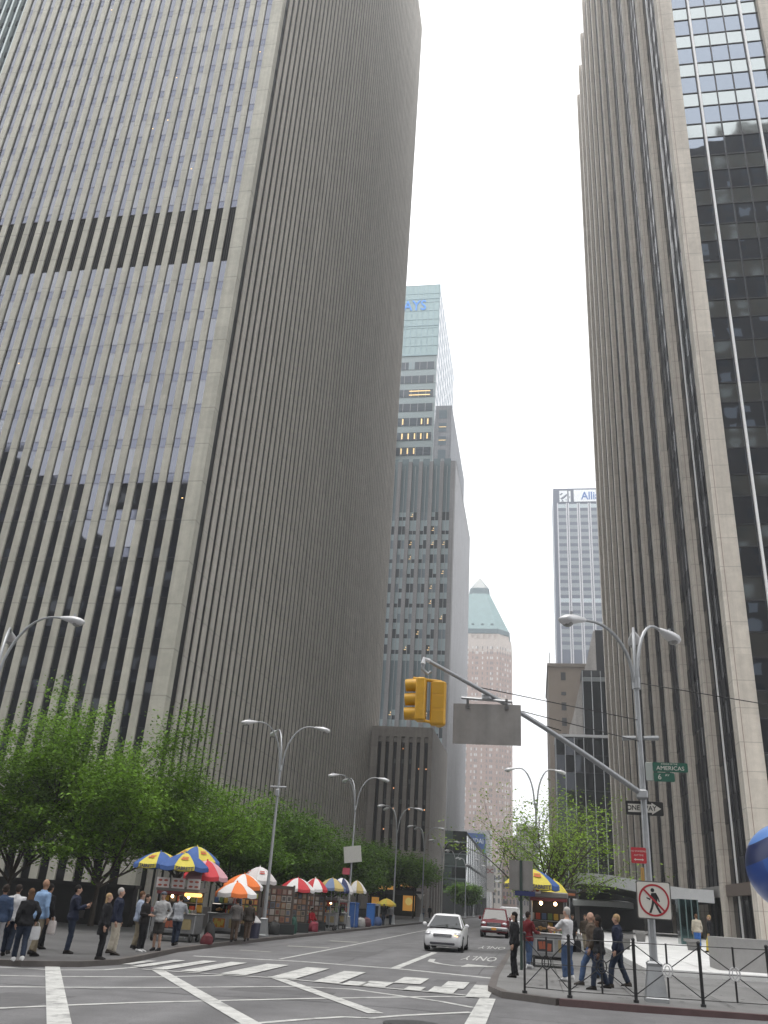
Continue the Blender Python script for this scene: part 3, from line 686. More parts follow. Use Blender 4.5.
def darkbox():
    Y = 212.
    t = thing('dark_glass_building', 'black glass block with six pale vertical mullions behind the plaza tree', 'building', (5.2, Y, 0))
    MB().box(5.4, Y + .1, -1, 28, Y + 12, 40.6).build('wall', mat('core_dark', (.03, .03, .032), .6), t)
    b = MB(); rr = random.Random(2)
    for k in range(10):
        for q in range(10):
            tl = rr.uniform(-.03, .03); xa = 5.4 + 2.2 * q; b.quad((xa, Y + .05 + tl, 4 * k), (xa + 2.2, Y + .05 - tl, 4 * k), (xa + 2.2, Y + .05 - tl, 4 * k + 4), (xa, Y + .05 + tl, 4 * k + 4))
    b.build('glazing', glass('black_glass', (.035, .037, .042), .05), t)
    for k in range(9): MB().box(5.3 + 2.2 * k, Y - .25, 0, 5.5 + 2.2 * k, Y + .04, 40.3).build('mullion', mat('grey_mullion', (.35, .36, .37), .5), t)
    MB().box(5.3, Y - .3, 40.3, 28, Y + 12.1, 40.9).build('roof_edge', mat('pale_edge', (.5, .5, .5), .5), t)
    for k in range(10): MB().box(5.4, Y - .05, 4 * k, 28, Y - .0, 4 * k + .12).build('transom', trm, t)
darkbox()
# ------------------------------------------------------------------ street end
def far_buildings():
    Y = 345.
    t = thing('billboard_building', 'pale building with blue and teal billboard on its wall at the end of the street', 'building', (-24, Y, 0))
    MB().box(-50, Y, -1, -16.3, Y + 14, 28.4).build('wall', mat('bill_pale', (.42, .41, .40), .7), t)
    MB().box(-30, Y - .5, 21.6, -18.2, Y - .05, 27.2).build('billboard', mat('bill_blue', (.03, .09, .28), .5), t)
    MB().box(-30, Y - .5, 18.6, -18.2, Y - .05, 21.55).build('billboard_band', mat('bill_teal', (.05, .30, .33), .5), t)
    text('HYUNDAI', 2.5, mat('bill_text', (.6, .65, .7), .5), 'billboard_lettering', t, (-18.8, Y - .56, 24.4), facing(0), 'RIGHT', .03, sx=.85, bold=.04)
    MB().box(-17.8, Y - .1, 2, -16.6, Y + .02, 27).build('corner_strip', mat('bill_strip', (.5, .5, .5), .7), t)
    specs = [(-20.9, -15.2, 424, 21, (.40, .36, .32), 'cream narrow building with dark shop signs past the billboard'),
             (-15.1, -8.9, 440, 34, (.38, .27, .23), 'pinkish narrow building closing the view down the street'),
             (-8.8, 2.0, 455, 40, (.36, .33, .30), 'grey beige building far down the street behind the plaza tree')]
    for xa, xb, y, h, c, lab in specs:
        t = thing('row_building', lab, 'building', ((xa + xb) / 2, y, 0))
        MB().box(xa, y, -1, xb, y + 20, h).build('wall', mat('row%d' % y, c, .8, noise=.1, nscale=.3), t)
        MB().box(xa - .05, y - .4, h - .8, xb + .05, y + .3, h + .1).build('cornice', mat('row_cornice', (.45, .42, .38), .7), t)
        n = int((xb - xa) / 1.5)
        for q in range(n):
            zs = [v for fl in range(int(h / 3.2) - 1) for v in (3.9 + 3.2 * fl, 5.9 + 3.2 * fl)]
            MB().ladder((xa + (q + .3) * (xb - xa) / n, y - .06), (xa + (q + .75) * (xb - xa) / n, y - .06), zs, ([0, 1] * len(zs))[:len(zs) - 1]).build('window_column', [mat('row_window', (.06, .065, .07), .3), MATS['row%d' % y]], t)
        rr = random.Random(y)
        for q in range(4):
            x = rr.uniform(xa + .3, xb - 2.2); z = rr.uniform(3, min(16, h - 4)); MB().box(x, y - .9, z, x + rr.uniform(1, 2.4), y - .7, z + rr.uniform(.8, 2)).build('shop_sign', [mat('sg0', (.05, .05, .05)), mat('sg1', (.16, .12, .05)), mat('sg2', (.5, .5, .48)), mat('sg3', (.35, .06, .05))][q], t)
    t = thing('shop_sign', 'white upright shop sign with red letters far down the street', 'sign', (-14.9, 300, 0))
    MB().box(-15.7, 300, 6.4, -12.9, 300.4, 14.2).build('sign_board', mat('sg_white', (.62, .6, .58), .6), t)
    MB().tube([(-15.5, 300.2, gz(-15)), (-15.5, 300.2, 6.4)], .12, 6).build('post', dark, t); MB().tube([(-13.1, 300.2, gz(-15)), (-13.1, 300.2, 6.4)], .12, 6).build('post', dark, t)
    text('DC', 1.7, mat('sg3', (.35, .06, .05)), 'sign_lettering', t, (-14.3, 299.95, 12.6), facing(0), bold=.03)
far_buildings()
# ------------------------------------------------------------------ blocks across the avenue, behind the camera (seen mirrored in the windows)
def mirrored(name_lab, x0, x1, y1, tops, col):
    t = thing('avenue_building', name_lab, 'building', ((x0 + x1) / 2, y1, 0))
    n = len(tops); m = mat('ave_wall%d' % int(x0), col, .8, noise=.1, nscale=.2); b = MB()
    for k, h in enumerate(tops):
        xa = x0 + (x1 - x0) * k / n; b.box(xa, y1 - 25 - .5 * (k % 2), -2, x0 + (x1 - x0) * (k + 1) / n - .01, y1 - .3 * (k % 2), h)
    b.build('wall', m, t)
    wn = mat('ave_window', (.30, .32, .34), .3); wn2 = mat('ave_window_dark', (.02, .02, .022), .3)
    cols = int((x1 - x0) / 5)
    for q in range(min(cols, 90)):
        rr = random.Random(q + int(x0)); x = x0 + (q + .3) * (x1 - x0) / cols; h = tops[min(n - 1, int((q + .5) / cols * n))]
        zs = [v for fl in range(int(h / 4.2) - 1) for v in (4 + 4.2 * fl, 6.4 + 4.2 * fl)]
        MB().ladder((x, y1 + .15), (x + 2.2, y1 + .15), zs, ([v for _ in zs for v in (int(rr.random() < .6), 2)])[:len(zs) - 1]).build('window_column', [wn, wn2, m], t)
mirrored('tall brown block across the avenue mirrored in the glass of the right tower', 18, 112, -46, [186, 193, 188, 195, 189, 194, 187, 190], (.07, .055, .045))
mirrored('dark block across the avenue mirrored low in the left tower windows', -88, -16, -46, [86, 84, 87, 85], (.03, .028, .027))
mirrored('stepped dark block across the avenue mirrored at the far left', -230, -88.5, -46, [106, 102, 104, 99, 101, 98, 96, 80, 60], (.03, .028, .027))
# ================================================================== street furniture
galv = mat('galvanised', (.34, .35, .36), .45, .5, noise=.10, nscale=6); galvl = mat('lamp_aluminium', (.62, .62, .63), .4, .3)
black = mat('black_iron', (.012, .012, .013), .5); signback = mat('sign_back', (.235, .225, .215), .55, .25, noise=.16, nscale=2.5, streak=.18)
def lamp_head(az, reach, z0, rise, parent, big=1., cam_cell=True):
    """curved arm rising from the fork and a tear-drop head; local coordinates of the lamp"""
    d = Vector((math.cos(az), math.sin(az), 0)); up = Vector((0, 0, 1)); L = .85 * big; ra = reach - L
    def f(t):
        a = t * math.pi / 2
        return Vector((0, 0, z0)) + d * (.08 + (ra * .82 - .08) * (1 - math.cos(a))) + up * (rise * math.sin(a))
    pts = arc(9, f) + [Vector((0, 0, z0 + rise)) + d * (ra + .1) - up * .03]
    MB().tube(pts, [.045] * 6 + [.036] * 4, 8).build('arm', galv, parent, True, world=False)
    c0 = Vector((0, 0, z0 + rise - .02)) + d * ra; rings = []
    s = Vector((-d.y, d.x, 0)); dd = (d - up * .16).normalized()
    for u, wd, hu, hd in ((0, .035, .035, .035), (.08, .06, .06, .06), (.3, .115, .09, .09), (.55, .175, .115, .14), (.78, .185, .10, .16), (.93, .12, .06, .10), (1., .02, .02, .02)):
        p = c0 + dd * L * u; rings.append([p + s * wd * big * math.cos(a) + up * ((hu if math.sin(a) > 0 else hd) * big * math.sin(a)) for a in [2 * math.pi * k / 12 for k in range(12)]])
    h = MB().loft(rings).build('lamp_head', galvl, parent, True, world=False)
    MB().ell(c0 + dd * L * .70 - up * .11 * big, (.13 * big, .13 * big, .085 * big), 10, 6).build('lens', mat('lamp_lens', (.30, .30, .29), .2), h, True, world=False)
    if cam_cell: MB().tube([c0 + dd * L * .55 + up * .09 * big, c0 + dd * L * .55 + up * .19 * big], .035 * big, 8).build('photocell', galv, h, world=False)
def street_lamp(loc, azs, reach, z0, rise, label, group, base_h=.75, scale=1., rtop=.06, boxes=True, big=1., thick=1.):
    t = thing('street_lamp', label, 'street lamp', loc, group=group, scale=scale)
    def sq(h, z): return [(-h, -h, z), (h, -h, z), (h, h, z), (-h, h, z)]
    MB().loft([sq(.235, -.02), sq(.235, .07), sq(.215, .09), sq(.145, base_h - .06), sq(.155, base_h), sq(.11, base_h + .04)]).build('base', galv, t, world=False)
    MB().tube([(0, 0, base_h), (0, 0, z0 * .55), (0, 0, z0)], [.085 * thick, .072 * thick, rtop], 12).build('pole', galv, t, True, world=False)
    b = MB(); b.tube([(0, 0, z0 - .12), (0, 0, z0 + .16)], rtop + .045, 10); b.build('fork_collar', galv, t, True, world=False)
    if boxes:
        b = MB(); b.tube([(-.42, 0, z0 - .9), (.42, 0, z0 - .9)], .05, 8); b.build('cross_arm', galv, t, True, world=False)
        MB().bbox((.02, -.14, z0 - 1.2), (.2, .16, .34), .03).build('control_box', galv, t, world=False)
    for az in azs:
        if isinstance(az, tuple): lamp_head(R(az[0]), az[1], z0 + .05, az[2], t, big)
        else: lamp_head(R(az), reach, z0 + .05, rise, t, big)
    return t
LG = 'twin arm street lamps along the kerb'
lab = ['grey street lamp beside the white display wall of pictures, first along the left kerb', 'grey street lamp with white square sign back hung on its pole', 'slim grey street lamp in front of the low stone annex',
       'grey street lamp standing at the right end of the stone annex', 'grey street lamp with arms against the shaded annex corner, beyond the annex end lamp', 'small far street lamp in front of the glass building', 'smaller far street lamp, next to last in the left row', 'smallest and farthest street lamp of the left row']
lamps = []
for k, (x, y) in enumerate([(-12.55, 42.7), (-12.5, 62.3), (-12.4, 82.), (-12.35, 103.), (-12.35, 124.), (-12.35, 146.), (-12.35, 168.), (-12.35, 192.)]):
    loc = (x, y, gz(x) + .125)
    if k == 0: l0 = street_lamp(loc, (2, 220, 122), 2.4, 7.6, 2.05, lab[0], LG)
    elif k == 1: l0b = street_lamp(loc, (3, 218, 128), 2.35, 7.7, 2.1, lab[1], LG, boxes=False); src = l0b
    else:
        c = copy_tree(src); c.location = loc; c['label'] = lab[k]; c.rotation_euler.z = R(3 * (k % 3))
# near right corner lamp with mast arm and signs
nl = street_lamp((2.5, 21.2, gz(2.5) + .125), ((221, 2.45, 1.25), (47, 1.95, 1.62), (82, 1.95, 1.62)), 1.85, 6.75, 1.55, 'tall grey corner lamp post carrying mast arm, street names and ONE WAY sign', None, base_h=.72, boxes=False, big=1.0)
MB().tube([(-.40, -.02, 5.44), (-.08, 0, 5.46)], [.06, .05], 8).build('cross_arm', galv, nl, True, world=False); MB().tube([(.08, 0, 5.46), (.44, .15, 5.5)], [.05, .06], 8).build('cross_arm', galv, nl, True, world=False)
street_lamp((-16.8, 24.2, gz(-17) + .125), (-2, 120), 2.75, 7.3, 2.25, 'grey street lamp whose arm reaches in from the left edge over the trees', None, boxes=False, big=1.05)
street_lamp((.12, 50, gz(0) + .125), (176, 12), 1.75, 6.9, 1.95, 'grey street lamp rising through the sparse tree on the right', None, boxes=False, big=.8)
# mast arm with its signal and sign
ma = thing('signal_mast_arm', 'long grey mast arm slanting up from the corner lamp over the crossing', 'mast arm', (2.42, 21.05, 4.2))
tip = Vector((-2.10, 17.0, 6.29)); root = Vector((2.42, 21.05, 4.36))
def ap(t): return root.lerp(tip, t) + Vector((0, 0, .12 * math.sin(t * math.pi)))
MB().tube([ap(k / 10) for k in range(11)], [.068 - .0028 * k for k in range(11)], 10).build('arm', galv, ma, True)
MB().tube([tip + Vector((.02, .01, 0)), tip + Vector((-.08, -.05, .02)), tip + Vector((-.10, -.06, -.08))], .052, 8).build('end_cap', galvl, ma, True)
MB().bbox((2.46, 21.08, 4.33), (.24, .28, .2), .03).build('clamp', galv, ma)
for t_, z in ((.62, 5.55), (.80, 6.05)): MB().tube([(2.5, 21.18, z), tuple(ap(t_))], .011, 5).build('guy_wire', dark, ma)
MB().tube([(2.58, 21.2, 6.95), (9, 21, 5.9), (14, 20.6, 5.6)], .012, 5).build('guy_wire', dark, ma)
MB().tube([tuple(ap(.47) + Vector((0, 0, .06))), tuple(ap(.40) + Vector((0, 0, .17)))], .012, 5).build('hook', dark, ma)
yel = mat('signal_yellow', (.56, .30, .014), .5, noise=.18, nscale=7)
sg = thing('traffic_signal', 'yellow traffic signal hanging at the tip of the mast arm, seen from behind', 'traffic signal', (-2.2, 17.0, 5.5))
MB().tube([(-2.27, 16.94, 6.24), (-2.30, 16.94, 6.1), (-2.18, 16.95, 6.0), (-2.12, 16.96, 6.06)], .035, 8).build('hanger', galv, sg, True)
MB().tube([(-2.48, 16.92, 5.90), (-1.9, 17.02, 5.86)], .035, 8).build('cross_bar', yel, sg, True)
MB().tube([(-2.40, 16.92, 5.08), (-1.95, 17.0, 5.02)], .03, 8).build('cross_bar', yel, sg, True)
MB().bbox((-2.30, 16.92, 5.47), (.20, .31, .86), .03).build('signal_housing', yel, sg)
MB().bbox((-1.96, 17.02, 5.42), (.31, .18, .88), .03).build('signal_housing', yel, sg)
b = MB(); [b.box(-1.96 - .11, 16.925, 5.03 + .29 * k, -1.96 + .11, 16.933, 5.26 + .29 * k) for k in range(3)]; b.build('door_panel', mat('signal_yellow_dark', (.5, .27, .01), .5), sg)
for k in range(3):
    z = 5.19 + .285 * k; pts = [(-2.40, 16.92, z), (-2.48, 16.92, z), (-2.62, 16.92, z - .012)]
    v = MB().tube(pts, [.128, .128, .122], 14, caps=False); v.build('visor', yel, sg, True)
    MB().tube([(-2.405, 16.92, z), (-2.43, 16.92, z)], .115, 14).build('lens', [mat('lens_g', (.02, .12, .06), .2), mat('lens_y', (.25, .16, .02), .2), mat('lens_r', (.25, .02, .02), .2)][k], sg)
    z = 5.13 + .285 * k; MB().tube([(-1.96, 17.11, z), (-1.96, 17.2, z), (-1.96, 17.33, z - .012)], [.128, .128, .122], 14, caps=False).build('visor', yel, sg, True)
sg.location.x += .09
ms = thing('overhead_sign', 'large grey blank back of a sign hung below the mast arm', 'sign', (-.95, 18.1, 5.3))
MB().cbox((-.95, 18.12, 5.25), (1.42, .025, .84)).build('sign_board', signback, ms)
MB().tube([(-1.5, 18.14, 5.80), (-.42, 18.14, 5.74)], .03, 6).build('rail', galv, ms)
for x in (-1.36, -.54):
    b = MB(); b.cbox((x, 18.12, 5.70), (.05, .08, .17)); b.cbox((x, 18.12, 5.60), (.09, .07, .06)); b.build('bracket', mat('bracket_dark', (.12, .12, .12), .5, .3), ms)
MB().bbox((-.96, 18.13, 5.82), (.2, .16, .14), .03).build('clamp', galv, ms)
# signs carried by the corner lamp
def flat_sign(name, label, cat, c, wd, hh, face, border=None, bt=.02, rz=0., back=signback, r=.03):
    t = thing(name, label, cat, c, rz)
    def rr_(w_, h_, k):
        out = []
        for sx, sz, a0 in ((1, -1, -90), (1, 1, 0), (-1, 1, 90), (-1, -1, 180)):
            for q in range(4): a = R(a0 + 30 * q); out.append((sx * (w_ / 2 - k) + k * math.cos(a), sz * (h_ / 2 - k) + k * math.sin(a)))
        return out
    MB().xzprism(rr_(wd, hh, r), -.006, .006).build('sign_board', border or face, t, world=False)
    if border: MB().xzprism(rr_(wd - 2 * bt, hh - 2 * bt, r), -.0095, -.0065).build('face', face, t, world=False)
    return t
wht = mat('sign_white_face', (.60, .58, .53), .5); blk = mat('sign_black', (.014, .014, .014), .5); grn = mat('sign_green', (.008, .085, .055), .45); red = mat('sign_red', (.42, .02, .03), .5)
ow = flat_sign('one_way_sign', 'black ONE WAY sign with white arrow behind the corner lamp post', 'sign', (2.53, 21.36, 4.06), .84, .31, blk)
b = MB(); b.xzprism([(-.37, -.09), (.16, -.09), (.16, -.13), (.37, .0), (.16, .13), (.16, .09), (-.37, .09)], -.0095, -.0065); b.build('arrow', wht, ow, world=False)
text('ONE WAY', .155, blk, 'lettering', ow, Vector((-.07, -.0115, 0)), facing(0), ext=.001, world=False, sx=.92, bold=.003)
ss = flat_sign('street_name_sign', 'long green street sign reading AMERICAS on the corner lamp post', 'sign', (3.13, 21.08, 4.96), .78, .21, grn)
text('AMERICAS', .128, wht, 'lettering', ss, Vector((.0, -.0085, -.025)), facing(0), ext=.001, world=False, sx=1.05); text('AVENUE OF THE', .05, wht, 'lettering', ss, Vector((-.02, -.0085, .07)), facing(0), ext=.001, world=False)
s2 = flat_sign('street_name_sign', 'short green 6 AV street sign below the long one', 'sign', (2.98, 21.08, 4.735), .47, .20, grn)
text('6', .17, wht, 'lettering', s2, Vector((-.1, -.0085, 0)), facing(0), ext=.001, world=False); text('AV', .075, wht, 'lettering', s2, Vector((.07, -.0085, .045)), facing(0), ext=.001, world=False)
MB().bbox((2.66, 21.1, 4.85), (.16, .03, .42), .01).build('bracket', mat('bracket_pale', (.33, .36, .34), .5), ss)
rs = flat_sign('parking_sign', 'small red NO STANDING sign on the corner lamp post', 'sign', (2.30, 21.05, 3.02), .33, .33, red)
for s_, z in (('NO STANDING', .085), ('ANYTIME', .0)): text(s_, .05, wht, 'lettering', rs, Vector((0, -.0085, z)), facing(0), ext=.001, world=False)
b = MB(); b.xzprism([(-.11, -.09), (-.07, -.065), (-.07, -.08), (.07, -.08), (.07, -.065), (.11, -.09), (.07, -.115), (.07, -.10), (-.07, -.10), (-.07, -.115)], -.0095, -.0065); b.build('arrow', wht, rs, world=False)
MB().bbox((2.36, 21.05, 2.62), (.075, .04, .30), .01).build('tag_plate', mat('ochre', (.38, .22, .06), .6), (thing('meter_tag', 'narrow ochre plate below the red parking sign', 'sign', (2.36, 21.05, 2.62))))
npd = flat_sign('no_pedestrian_sign', 'square white no pedestrians sign with red slashed circle on the corner lamp post', 'sign', (2.56, 21.0, 2.12), .73, .76, wht, mat('sign_border', (.10, .095, .09), .5), .022)
b = MB()
n = 40; ri, ro = .285, .325
for k in range(n):
    a, c = 2 * math.pi * k / n, 2 * math.pi * (k + 1) / n
    b.quad((ri * math.cos(a), -.0145, ri * math.sin(a)), (ro * math.cos(a), -.0145, ro * math.sin(a)), (ro * math.cos(c), -.0145, ro * math.sin(c)), (ri * math.cos(c), -.0145, ri * math.sin(c)))
ca = math.sqrt(.5); b.quad((-.29 * ca - .02 * ca, -.0155, .29 * ca - .02 * ca), (.29 * ca - .02 * ca, -.0155, -.29 * ca - .02 * ca), (.29 * ca + .02 * ca, -.0155, -.29 * ca + .02 * ca), (-.29 * ca + .02 * ca, -.0155, .29 * ca + .02 * ca))
b.build('slashed_circle', mat('signal_red', (.36, .015, .025), .5), npd, world=False)
b = MB(); b.add([(-.02 + .042 * math.cos(2 * math.pi * k / 12), -.0125, .20 + .042 * math.sin(2 * math.pi * k / 12)) for k in range(12)], [tuple(range(12))])
for poly in ([(-.05, .14), (.05, .15), (.075, .02), (.06, -.06), (-.05, -.06), (-.035, .04)], [(-.05, -.05), (.0, -.06), (-.03, -.16), (-.07, -.255), (-.12, -.255), (-.075, -.15)], [(.0, -.06), (.065, -.05), (.085, -.13), (.15, -.25), (.10, -.255), (.045, -.16)],
             [(-.05, .14), (-.02, .09), (-.085, .03), (-.155, .055), (-.155, .03), (-.08, -.005)], [(.05, .15), (.10, .06), (.125, -.02), (.10, -.035), (.075, .03), (.04, .08)]):
    b.add([(x, -.0125, z) for x, z in poly], [tuple(range(len(poly)))])
b.build('walking_figure', blk, npd, world=False)
# sign post at the right kerb
sp = thing('sign_post', 'dark green post with grey square sign back and narrow blue plate near the right kerb', 'sign post', (-.42, 29.3, gz(0) + .125))
MB().tube([(0, 0, -.02), (0, 0, 3.05)], .045, 8).build('post', mat('post_green', (.018, .035, .028), .5), sp, world=False)
MB().cbox((0, .06, 2.62), (.74, .02, .86)).build('sign_board', signback, sp, world=False)
MB().cbox((.12, -.06, 2.10), (.62, .02, .14)).build('name_plate', mat('plate_blue', (.012, .02, .09), .5), sp, world=False)
# signs on left lamp
MB().cbox((-12.40, 62.0, 4.55), (1.22, .04, 1.05), rot=Matrix.Rotation(R(-8), 3, 'Y')).build('sign_board', mat('white_back', (.46, .45, .42), .5, noise=.06), tag(thing('hung_sign', 'tilted pale square sign back on the second left lamp post', 'sign', (-12.40, 62.1, 4.55))))
MB().cbox((-12.78, 62.05, 3.45), (.5, .03, .42)).build('sign_board', mat('pinkred', (.42, .07, .10), .5), tag(thing('parking_sign', 'small pink red parking sign below the tilted pale sign', 'sign', (-12.78, 62.05, 3.45))))
# ------------------------------------------------------------------ pedestrian barrier at the right corner
fence_pts = [(-.24, 20.2 + 1.0), (.70, 20.75), (2.03, 20.6), (3.34, 20.55), (4.66, 20.5), (5.98, 20.45)]
fn = thing('pedestrian_barrier', 'black iron pedestrian barrier with ringed diagonal braces along the right kerb', 'barrier', (2, 20.6, gz(2) + .13))
for k, (x, y) in enumerate(fence_pts):
    z = gz(x) + .13; b = MB(); b.tube([(x, y, z), (x, y, z + 1.13)], .034 if k else .025, 8); b.ell((x, y, z + 1.16), (.042, .042, .04), 8, 5); b.tube([(x, y, z), (x, y, z + .05)], .055, 8); b.build('post', black, fn, True)
ringm = mat('ring_grey', (.45, .45, .46), .5)
for k in range(len(fence_pts) - 1):
    (xa, ya), (xb, yb) = fence_pts[k], fence_pts[k + 1]; A = Vector((xa, ya, gz(xa) + .13)); B = Vector((xb, yb, gz(xb) + .13)); Mi = (A + B) / 2; Z = Vector((0, 0, 1))
    MB().tube([A + Z * 1.1, B + Z * 1.1], .009, 5).build('rail', black, fn); MB().tube([A + Z * .12, B + Z * .12], .009, 5).build('rail', black, fn); MB().tube([A + Z * .60, B + Z * .60], .007, 5).build('rail', black, fn)
    MB().tube([Mi + Z * .13, Mi + Z * .5], .022, 6).build('mid_post', black, fn); MB().tube([Mi + Z * .74, Mi + Z * 1.12], .022, 6).build('mid_post', black, fn)
    d = (B - A).normalized()
    MB().tube([Mi + Z * .62 + d * .105 * math.cos(a) + Z * .13 * math.sin(a) for a in [2 * math.pi * q / 16 for q in range(17)]], .014, 6).build('ring', ringm if k > 1 else black, fn, True)
    MB().tube([Mi + Z * .62 + d * .05 * math.cos(a) + Z * .085 * math.sin(a) for a in [2 * math.pi * q / 12 for q in range(13)]], .010, 5).build('inner_ring', ringm if k > 1 else black, fn, True)
    for p, q in ((A + Z * 1.08, Mi + Z * .68 - d * .08), (B + Z * 1.08, Mi + Z * .68 + d * .08), (A + Z * .14, Mi + Z * .55 - d * .08), (B + Z * .14, Mi + Z * .55 + d * .08)): MB().tube([p, q], .011, 5).build('brace', black, fn)
# ------------------------------------------------------------------ plaza: sphere, plinth, canopies, planters
pl = thing('sculpture_plinth', 'plain grey granite plinth under the blue sphere', 'plinth', (8.8, 34, gz(8) + .25))
MB().box(5.95, 32.9, .3, 12.5, 34.6, 1.33).build('block', mat('plinth_granite', (.27, .265, .26), .6, noise=.1, nscale=4), pl)
spm = [mat('blue_deep', (.010, .045, .21), .35), mat('blue_mid', (.015, .075, .30), .35), mat('blue_navy', (.010, .018, .075), .35), mat('blue_pale', (.09, .20, .48), .4)]
sc_ = thing('blue_sphere', 'big blue panelled sphere cut by the right edge of the photo', 'sculpture', (8.83, 34, 1.33))
MB().tube([(8.9, 34, 1.33), (8.9, 34, 2.6)], .4, 16).build('stand', dark, sc_, True)
c = Vector((8.83, 34, 3.68)); rad = 1.46
bands = [(-90, 26, 0), (26, 54, 2), (54, 90, 3)]
tilt = Matrix.Rotation(R(-28), 3, 'Y')
for l0_, l1_, mi in bands:
    b = MB(); n1 = 10; n2 = 40; vs = []; 
    for i in range(n1 + 1):
        la = R(l0_ + (l1_ - l0_) * i / n1)
        for j in range(n2): lo = 2 * math.pi * j / n2; vs.append(c + tilt @ (Vector((math.cos(la) * math.cos(lo), math.cos(la) * math.sin(lo), math.sin(la))) * rad))
    b.add(vs, [(i * n2 + j, i * n2 + (j + 1) % n2, (i + 1) * n2 + (j + 1) % n2, (i + 1) * n2 + j) for i in range(n1) for j in range(n2)], 0)
    if mi == 0:
        b.m = [1 if (k % n2) in range(25, 31) else 0 for k in range(len(b.f))]
    b.build('panel', [spm[0], spm[1]] if mi == 0 else spm[mi], sc_, True)
can = mat('canopy_metal', (.58, .59, .60), .45, .0, noise=.06, nscale=2)
def canopy(label, pts, depth, y_back, thick):
    t = thing('entrance_canopy', label, 'canopy', (pts[0][0], pts[0][1], 0)); b = MB(); fr = []; bk = []
    b.loft([[(x, y, z), (x, y, z + thick), (x + .2, y + y_back, z + thick + .25), (x + .2, y + y_back, z + .2)] for x, y, z in pts]); b.build('roof_slab', can, t)
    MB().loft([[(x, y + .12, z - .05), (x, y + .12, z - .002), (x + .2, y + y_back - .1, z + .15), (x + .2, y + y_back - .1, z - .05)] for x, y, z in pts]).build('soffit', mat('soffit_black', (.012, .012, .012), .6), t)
    return t
canopy('upper curved silver canopy reaching out from the pillared tower', [(4.1, 90, 4.35), (5.2, 87.5, 4.3), (6.6, 85, 4.15), (8.2, 82.5, 3.85), (10, 80, 3.45), (12.2, 77.8, 3.2), (13.95, 76.6, 3.15)], 0, 16, .95)
canopy('lower thin silver canopy behind the white shirted man', [(3.9, 97, 2.5), (5.4, 95.5, 2.55), (7.4, 94, 2.55), (9.4, 93, 2.5)], 0, 8, .5)
MB().box(4.6, 100.0, 0, 13.9, 112, 3.9).build('wall', mat('pavilion_dark', (.018, .018, .02), .4), tag(thing('plaza_pavilion', 'dark low entrance pavilion under the silver canopies', 'pavilion', (9, 106, gz(9)))))
MB().tube([(10.3, 90, gz(10) + .2), (10.3, 90, 4.2)], .35, 14).build('column', mat('column_grey', (.3, .29, .28), .6), tag(thing('canopy_column', 'grey round column holding the upper silver canopy', 'column', (10.3, 90, gz(10)))), True)
plm = mat('planter_concrete', (.22, .215, .21), .7, noise=.12, nscale=6)
for lab_, (x, y), s_ in (('tapered grey planter on the plaza right of the no pedestrians sign', (7.9, 50.5), .62), ('tapered grey planter farther back, left of the no pedestrians sign', (6.6, 62), .75), ('low grey planter block beside the walking group', (4.2, 47), .75)):
    t = thing('plaza_planter', lab_, 'planter', (x, y, gz(x) + .27), group='grey planters on the plaza', scale=s_)
    MB().loft([[(-.5 * k, -.5 * k, z), (.5 * k, -.5 * k, z), (.5 * k, .5 * k, z), (-.5 * k, .5 * k, z)] for k, z in ((.62, 0), (.8, .62), (1.15, .64), (1.15, .85))]).build('tub', plm, t, world=False)
    MB().box(-.5, -.5, .78, .5, .5, .86).build('soil', mat('soil', (.03, .025, .02), .9), t, world=False)
ep = thing('glass_vestibule', 'green tinted glass entrance box at the foot of the pillared tower', 'entrance', (9.4, 61.0, gz(9) + .27))
MB().box(8.9, 61.0, gz(9) + .27, 10.1, 62.2, 3.0).build('glass_box', glass('vestibule_glass', (.08, .13, .13), .05), ep)
for x in (8.9, 9.3, 9.65, 10.02): MB().box(x, 60.9, gz(9) + .27, x + .07, 61.0, 3.0).build('frame', mat('teal_frame', (.07, .11, .11), .4), ep)
# ------------------------------------------------------------------ left: dark wall, planters behind the people
dw = thing('dark_wall', 'long black panelled wall with flat coping under the left trees', 'wall', (-27, 43, gz(-27)))
MB().box(-60, 43.0, -1, -19.4, 43.5, 1.55).build('wall', mat('dark_granite', (.018, .017, .017), .45, noise=.2, nscale=2), dw)
MB().box(-60, 42.9, 1.55, -19.3, 43.6, 1.70).build('coping', mat('coping_dark', (.03, .028, .028), .4), dw)
for k in range(14): MB().box(-60 + 3 * k, 42.93, -.9, -59.85 + 3 * k, 42.99, 1.55).build('panel_joint', mat('coping_dark', (.03, .028, .028), .4), dw)
for k, (x, z) in enumerate(((-28.4, .2), (-22.2, .1))): MB().box(x, 42.88, z, x + .45, 42.97, z + .4).build('vent_plate', mat('vent_plate', (.07, .065, .06), .6), dw)
lp = thing('planter_wall', 'low grey brown stone planter wall behind the food carts', 'planter', (-17.5, 62, gz(-17)))
MB().box(-18.3, 46, -1, -17.9, 118, .85).build('wall', mat('planter_stone', (.11, .10, .095), .7, noise=.15, nscale=2), lp)
MB().box(-21, 46.1, -1, -18.3, 118, .65).build('soil', mat('soil', (.03, .025, .02), .9), lp)
